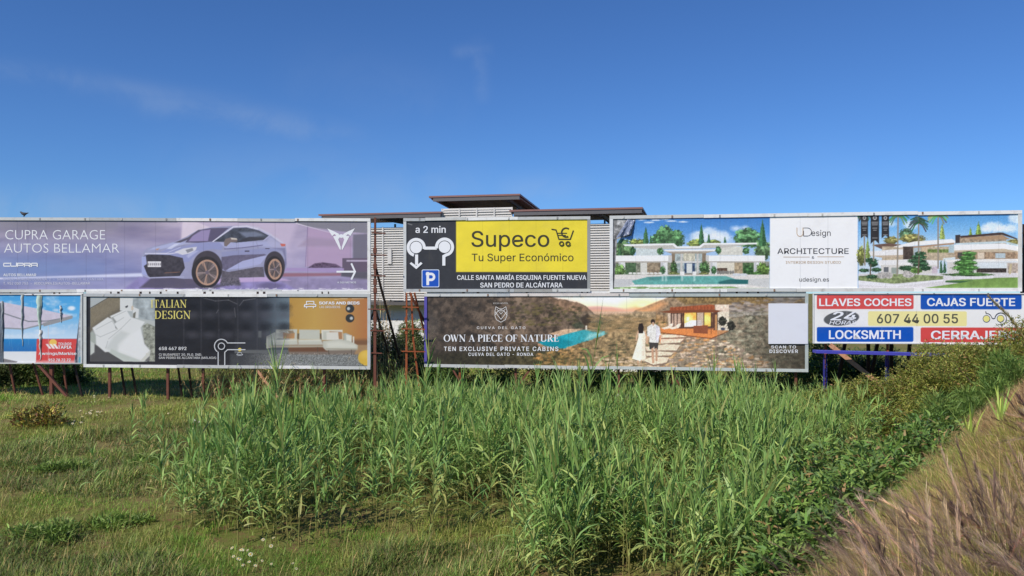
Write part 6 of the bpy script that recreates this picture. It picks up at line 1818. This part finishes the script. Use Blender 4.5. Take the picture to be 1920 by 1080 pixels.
# dark green broadleaf plants along the foot of the bank
gD = 'broad-leaved dark green plants along the foot of the dry bank'
for i, (px, py, Y, rr_, h) in enumerate([(1500, 955, 12.0, .75, .9), (1570, 930, 12.4, .8, .9), (1620, 900, 13.2, .8, .95), (1680, 868, 14.6, .9, .95), (1560, 880, 14.5, .9, .9), (1640, 850, 16.0, .9, .95), (1500, 900, 14.2, .8, .85), (1740, 830, 16.2, .9, 1.0), (1700, 810, 18.5, 1.0, 1.0), (1620, 822, 18.5, .9, .9), (1560, 990, 10.6, .55, .6), (1510, 1020, 10.4, .55, .7), (1470, 1000, 11.2, .6, .7), (1440, 1070, 10.2, .5, .55)]):
    p = P(px, py, Y); z = float(ground_z(p.x, Y))
    shrub('broadleaf_shrub', 'dark green broad-leaved plant among its kind along the foot of the dry bank', 'shrub', p.x, Y, rr_, rr_, max(.4, min(1.5, p.z - z + h * .45)), 1500, .16, DG + [(96, 122, 70)], gD, z, 40 + i, 12, .30, (10, 60), (-5, 75), segs=3, dryc=(.07, [(150, 122, 84), (136, 118, 76)]))
# deep green tufts near the top of the slope
for i, (px, py, Y, lab) in enumerate([(1815, 752, 21.5, 'dark green grassy tuft on the slope, nearest the dry grass edge'), (1870, 715, 22.0, 'dark green grassy tuft high on the slope above the dry grass'), (1770, 775, 20.5, 'bluish green tuft on the slope below the olive brambles'), (1905, 668, 22.5, 'bright green tuft on the slope at the right edge')]):
    p = P(px, py, Y); z = float(ground_z(p.x, Y))
    shrub('grass_tuft', lab, 'tuft', p.x, Y, 1.0, .9, max(.7, p.z - z + .35), 3200, .26, [(96, 120, 58), (82, 108, 52), (112, 132, 66)], None, z, 70 + i, 14, .09, (10, 90), (20, 85), segs=3)
# bushes behind the hoarding
gH = 'shaded green bushes behind the valley landscape billboard'
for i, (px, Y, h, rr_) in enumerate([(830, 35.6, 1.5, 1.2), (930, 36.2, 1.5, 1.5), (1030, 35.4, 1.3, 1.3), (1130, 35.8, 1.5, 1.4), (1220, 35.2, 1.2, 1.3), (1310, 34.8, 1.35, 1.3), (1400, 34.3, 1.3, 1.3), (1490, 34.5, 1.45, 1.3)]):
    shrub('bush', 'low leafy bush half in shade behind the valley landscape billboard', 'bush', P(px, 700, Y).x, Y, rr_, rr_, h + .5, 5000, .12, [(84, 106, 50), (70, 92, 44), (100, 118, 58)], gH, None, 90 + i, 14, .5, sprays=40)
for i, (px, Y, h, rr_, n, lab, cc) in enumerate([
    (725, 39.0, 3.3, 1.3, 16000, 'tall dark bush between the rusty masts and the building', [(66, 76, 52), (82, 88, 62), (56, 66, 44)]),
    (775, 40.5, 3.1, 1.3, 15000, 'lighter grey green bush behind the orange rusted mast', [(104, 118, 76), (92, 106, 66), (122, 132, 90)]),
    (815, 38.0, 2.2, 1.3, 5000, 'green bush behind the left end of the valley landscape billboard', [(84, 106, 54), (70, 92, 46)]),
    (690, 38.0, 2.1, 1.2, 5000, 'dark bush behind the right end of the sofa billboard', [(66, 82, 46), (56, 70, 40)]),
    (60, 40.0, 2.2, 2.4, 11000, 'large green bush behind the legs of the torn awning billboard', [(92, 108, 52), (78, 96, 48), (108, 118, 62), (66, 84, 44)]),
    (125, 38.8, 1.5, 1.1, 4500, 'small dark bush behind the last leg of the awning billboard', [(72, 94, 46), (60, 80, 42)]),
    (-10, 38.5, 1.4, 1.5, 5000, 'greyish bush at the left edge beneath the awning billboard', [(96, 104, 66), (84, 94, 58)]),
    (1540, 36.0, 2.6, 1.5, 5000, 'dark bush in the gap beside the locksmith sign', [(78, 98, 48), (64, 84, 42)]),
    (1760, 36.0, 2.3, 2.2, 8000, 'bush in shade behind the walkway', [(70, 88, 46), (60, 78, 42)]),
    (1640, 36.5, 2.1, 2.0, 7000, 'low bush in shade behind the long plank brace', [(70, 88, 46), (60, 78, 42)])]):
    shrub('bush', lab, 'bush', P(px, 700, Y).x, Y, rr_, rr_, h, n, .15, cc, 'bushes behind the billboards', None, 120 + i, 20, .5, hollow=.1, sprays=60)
p = gpt(66, 800)
shrub('dock_weed', 'reddish brown and yellow dock weed on the grass at far left', 'weed', p[0], p[1], .95, .8, .8, 1900, .15, [(116, 106, 58), (136, 124, 60), (96, 112, 56), (120, 86, 60)], None, None, 150, 12,   .45, (10, 60), (15, 85), dryc=(.15, [(176, 160, 70)]))
for i, (px, py, lab) in enumerate([(120, 880, 'low green weed clump in the middle of the left grass'), (285, 868, 'leafy weed beside the stray reeds on the left'), (85, 1010, 'green weed clump at the lower left corner'), (215, 985, 'flat green weed on the grass at lower left')]):
    p = gpt(px, py); shrub('weed_clump', lab, 'weed', p[0], p[1], .75, .6, .22, 900, .13, [(100, 124, 56), (112, 132, 62), (92, 112, 54)], None, None, 160 + i, 14, .28, (10, 80), (10, 85))


# ---- tangled dead cane under the sofa billboard ---------------------------------------------
def cane_clump(label, px, Y, wdt, h, seed, green=.5, n=160):
    r = np.random.default_rng(seed)
    x = P(px, 700, Y).x; z0 = float(ground_z(x, Y))
    t = empty('cane_clump', (x, Y, z0), 0, label=label, cat='cane', group='tangled canes under and beside the sofa billboard')
    N = NP(); S = NP()
    bx = r.uniform(-wdt, wdt, n); by = r.normal(0, .45, n); H = h * r.uniform(.45, 1.1, n)
    dr = [(176, 152, 106), (156, 128, 88), (140, 112, 78), (188, 166, 122)]
    az = r.uniform(0, 6.28, n); el_ = np.radians(r.normal(78, 13, n))
    S.rib(np.stack([bx, by, np.zeros(n) - .05], 1), az, el_, H, np.full(n, .022), np.radians(r.uniform(0, 35, n)), jit(dr, n, .2, r), segs=3, prof=9)
    k = 9; f = np.tile(np.linspace(.3, 1.0, k), (n, 1)) + r.uniform(-.04, .04, (n, k))
    e2 = (el_ * .95)[:, None]
    X = bx[:, None] + np.cos(az)[:, None] * np.cos(e2) * H[:, None] * f; Y_ = by[:, None] + np.sin(az)[:, None] * np.cos(e2) * H[:, None] * f; Z = np.sin(e2) * H[:, None] * f
    m = n * k
    col = np.where(r.random((m, 1)) < green, jit([(104, 122, 66), (118, 132, 76), (90, 108, 58)], m, .2, r), jit(dr, m, .2, r))
    N.rib(np.stack([X.ravel(), Y_.ravel(), Z.ravel()], 1), r.uniform(0, 6.28, m), np.radians(r.uniform(0, 60, m)), r.uniform(.25, .55, m), r.uniform(.02, .04, m), np.radians(r.uniform(60, 150, m)), col, segs=4, prof=2)
    S.build('cane', M['dry'], t); N.build('foliage', M['dry'], t)


cane_clump('tangle of dry cane left of the plank brace under the sofa billboard', 462, 34.6, .9, 1.7, 1, .3)
cane_clump('tangle of dry and green cane right of the plank brace under the sofa billboard', 545, 34.5, 1.0, 1.8, 2, .45)
cane_clump('tangle of dry cane under the sofa itself', 620, 34.4, 1.0, 1.8, 3, .4)
cane_clump('dark green drooping cane between the sofa billboard and the rusty mast', 672, 34.2, .7, 1.9, 4, .75)
cane_clump('drooping green cane just right of the tall rusty mast', 735, 34.6, .6, 2.4, 5, .85, 110)
cane_clump('thin cane at the foot of the map symbol under the sofa billboard', 405, 34.8, .5, 1.5, 6, .4, 60)
cane_clump('grey cane standing tall behind the tall rusty mast', 728, 37.5, .5, 4.4, 7, .5, 40)


# ---- plumed reed arching in at the right edge --------------------------------------------------
Yp = 17.0
root = P(1945, 690, Yp); z0 = float(ground_z(root.x, Yp))
t = empty('plumed_reed', (root.x, Yp, z0), 0, label='tall reed with a feathery plume bending left across the locksmith sign', cat='reed')
pts = [Vector((0, 0, -.1))] + [P(x, y, Yp) - Vector((root.x, Yp, z0)) for x, y in ((1938, 660), (1915, 625), (1890, 592), (1868, 572), (1852, 555))]
m = MB(); m.tube(pts, [.014, .013, .011, .009, .006, .003], 6); m.build('stem', mat('straw_stem', lin(172, 156, 104), rough=.7), t)
r = np.random.default_rng(4); n = 900
f = r.random(n) * 3.0 + 2.0
i0 = np.minimum(f.astype(int), 4); fr = f - i0
pa = np.array([tuple(v) for v in pts]); b = pa[i0] * (1 - fr)[:, None] + pa[np.minimum(i0 + 1, 5)] * fr[:, None]
N = NP(); N.rib(b + r.normal(0, .012, (n, 3)), math.pi + r.normal(0, .9, n), np.radians(r.normal(55, 28, n)), r.uniform(.06, .17, n) * (1.25 - .17 * f), np.full(n, .006), np.radians(r.uniform(0, 50, n)), jit([(152, 140, 92), (134, 128, 84), (120, 118, 72), (166, 150, 108)], n, .2, r), segs=2, prof=2)
N.build('plume', M['dry'], t)
N = NP(); n = 26; f = r.uniform(.6, 3.0, n); i0 = f.astype(int); fr = f - i0
b = pa[i0] * (1 - fr)[:, None] + pa[i0 + 1] * fr[:, None]
N.rib(b, r.uniform(0, 6.28, n), np.radians(r.uniform(10, 60, n)), r.uniform(.3, .6, n), np.full(n, .022), np.radians(r.uniform(30, 100, n)), jit([(112, 122, 70), (134, 132, 80)], n, .2, r), segs=4, prof=2)
N.build('foliage', M['leaf'], t)

# two short green iris-like blades on the dry bank
for px, py, Y, lab in ((1820, 790, 15.0, 'short green leaf spears sprouting from the dry bank'), (1876, 770, 14.6, 'taller green leaf spears on the dry bank near the right edge')):
    p = P(px, py, Y); z = float(ground_z(p.x, Y)); r = np.random.default_rng(int(px)); n = 8
    N = NP(); N.rib(np.tile([0, 0, -.03], (n, 1)) + r.normal(0, .03, (n, 3)), r.uniform(0, 6.28, n), np.radians(r.uniform(60, 88, n)), r.uniform(.5, .95, n), np.full(n, .045), np.radians(r.uniform(5, 40, n)), jit([(150, 168, 76), (128, 150, 72)], n, .15, r), segs=5, prof=2.2)
    o = N.build('leaf_spears', M['leaf']); o.location = (p.x, Y, z); tag(o, lab, 'plant')

# ---- daisies ------------------------------------------------------------------------------------
M['petal'] = mat('white_petal', lin(232, 228, 204), rough=.6, vary=.05)
M['disc'] = mat('yellow_disc', lin(222, 178, 60), rough=.7)
M['stalk'] = mat('green_stalk', lin(92, 112, 56), rough=.7)


def daisy_mesh():
    m = MB(); m.tube([(0, 0, -.02), (.01, 0, .11), (.0, .01, .22)], [.003, .003, .003], 4)
    stalk = m
    V = []; Fc = []
    for k in range(9):
        a = k * 2 * math.pi / 9; d = .14
        b = len(V)
        for rr_, da, z in ((.008, 0, .222), (.026, -d * 1.6, .226), (.034, 0, .220), (.026, d * 1.6, .226)): V.append((rr_ * math.cos(a + da), rr_ * math.sin(a + da), z))
        Fc.append((b, b + 1, b + 2, b + 3))
    n0 = len(V)
    for k in range(8): V.append((.012 * math.cos(k * .785), .012 * math.sin(k * .785), .226))
    V.append((0, 0, .234)); Fc2 = [(n0 + k, n0 + (k + 1) % 8, n0 + 8) for k in range(8)]
    b = len(V); V += stalk.v; Fc3 = [tuple(i + b for i in f) for f in stalk.f]
    me = mesh_np('daisy', V, Fc + Fc2 + Fc3)
    for k in ('petal', 'disc', 'stalk'): me.materials.append(M[k])
    me.polygons.foreach_set('material_index', [0] * len(Fc) + [1] * len(Fc2) + [2] * len(Fc3))
    return me


dm = daisy_mesh()
GA, GB = 'white daisies in the front grass below the reed bed', 'white daisies on the far grass beneath the dark billboard'
spots = [(448, 1044, GA), (444, 1055, GA), (458, 1055, GA), (472, 1043, GA), (470, 1058, GA), (495, 1025, GA), (512, 1037, GA), (521, 1025, GA), (463, 1072, GA), (478, 1076, GA), (473, 1068, GA), (443, 1076, GA), (512, 1066, GA), (551, 1066, GA), (549, 1076, GA), (455, 1049, GA), (488, 1062, GA), (924, 1042, GA)]
spots += [(x, y, GB) for x, y in ((178, 746), (182, 751), (170, 756), (177, 756), (204, 750), (175, 774), (164, 778), (169, 779), (193, 772), (179, 782), (185, 780), (160, 788), (140, 791), (136, 793), (140, 798), (153, 797), (320, 778), (172, 781), (158, 776), (188, 776))]
base_o = None
for px, py, g in spots:
    x, y = gpt(px, py + 5); o = bpy.data.objects.new('daisy', dm) if base_o is None else base_o.copy()
    base_o = base_o or o; COL.objects.link(o)
    s = random.uniform(.6, 1.15) * (1.35 if g == GB else 1.1)
    o.location = (x, y, float(ground_z(x, y)) + .02); o.rotation_euler = (random.uniform(.3, .7), random.uniform(-.3, .3), random.uniform(-.5, .5)); o.scale = (s,) * 3
    tag(o, 'small white daisy in the front grass below the reed bed' if g == GA else 'small white daisy on the far grass beneath the dark billboard', 'daisy', g)
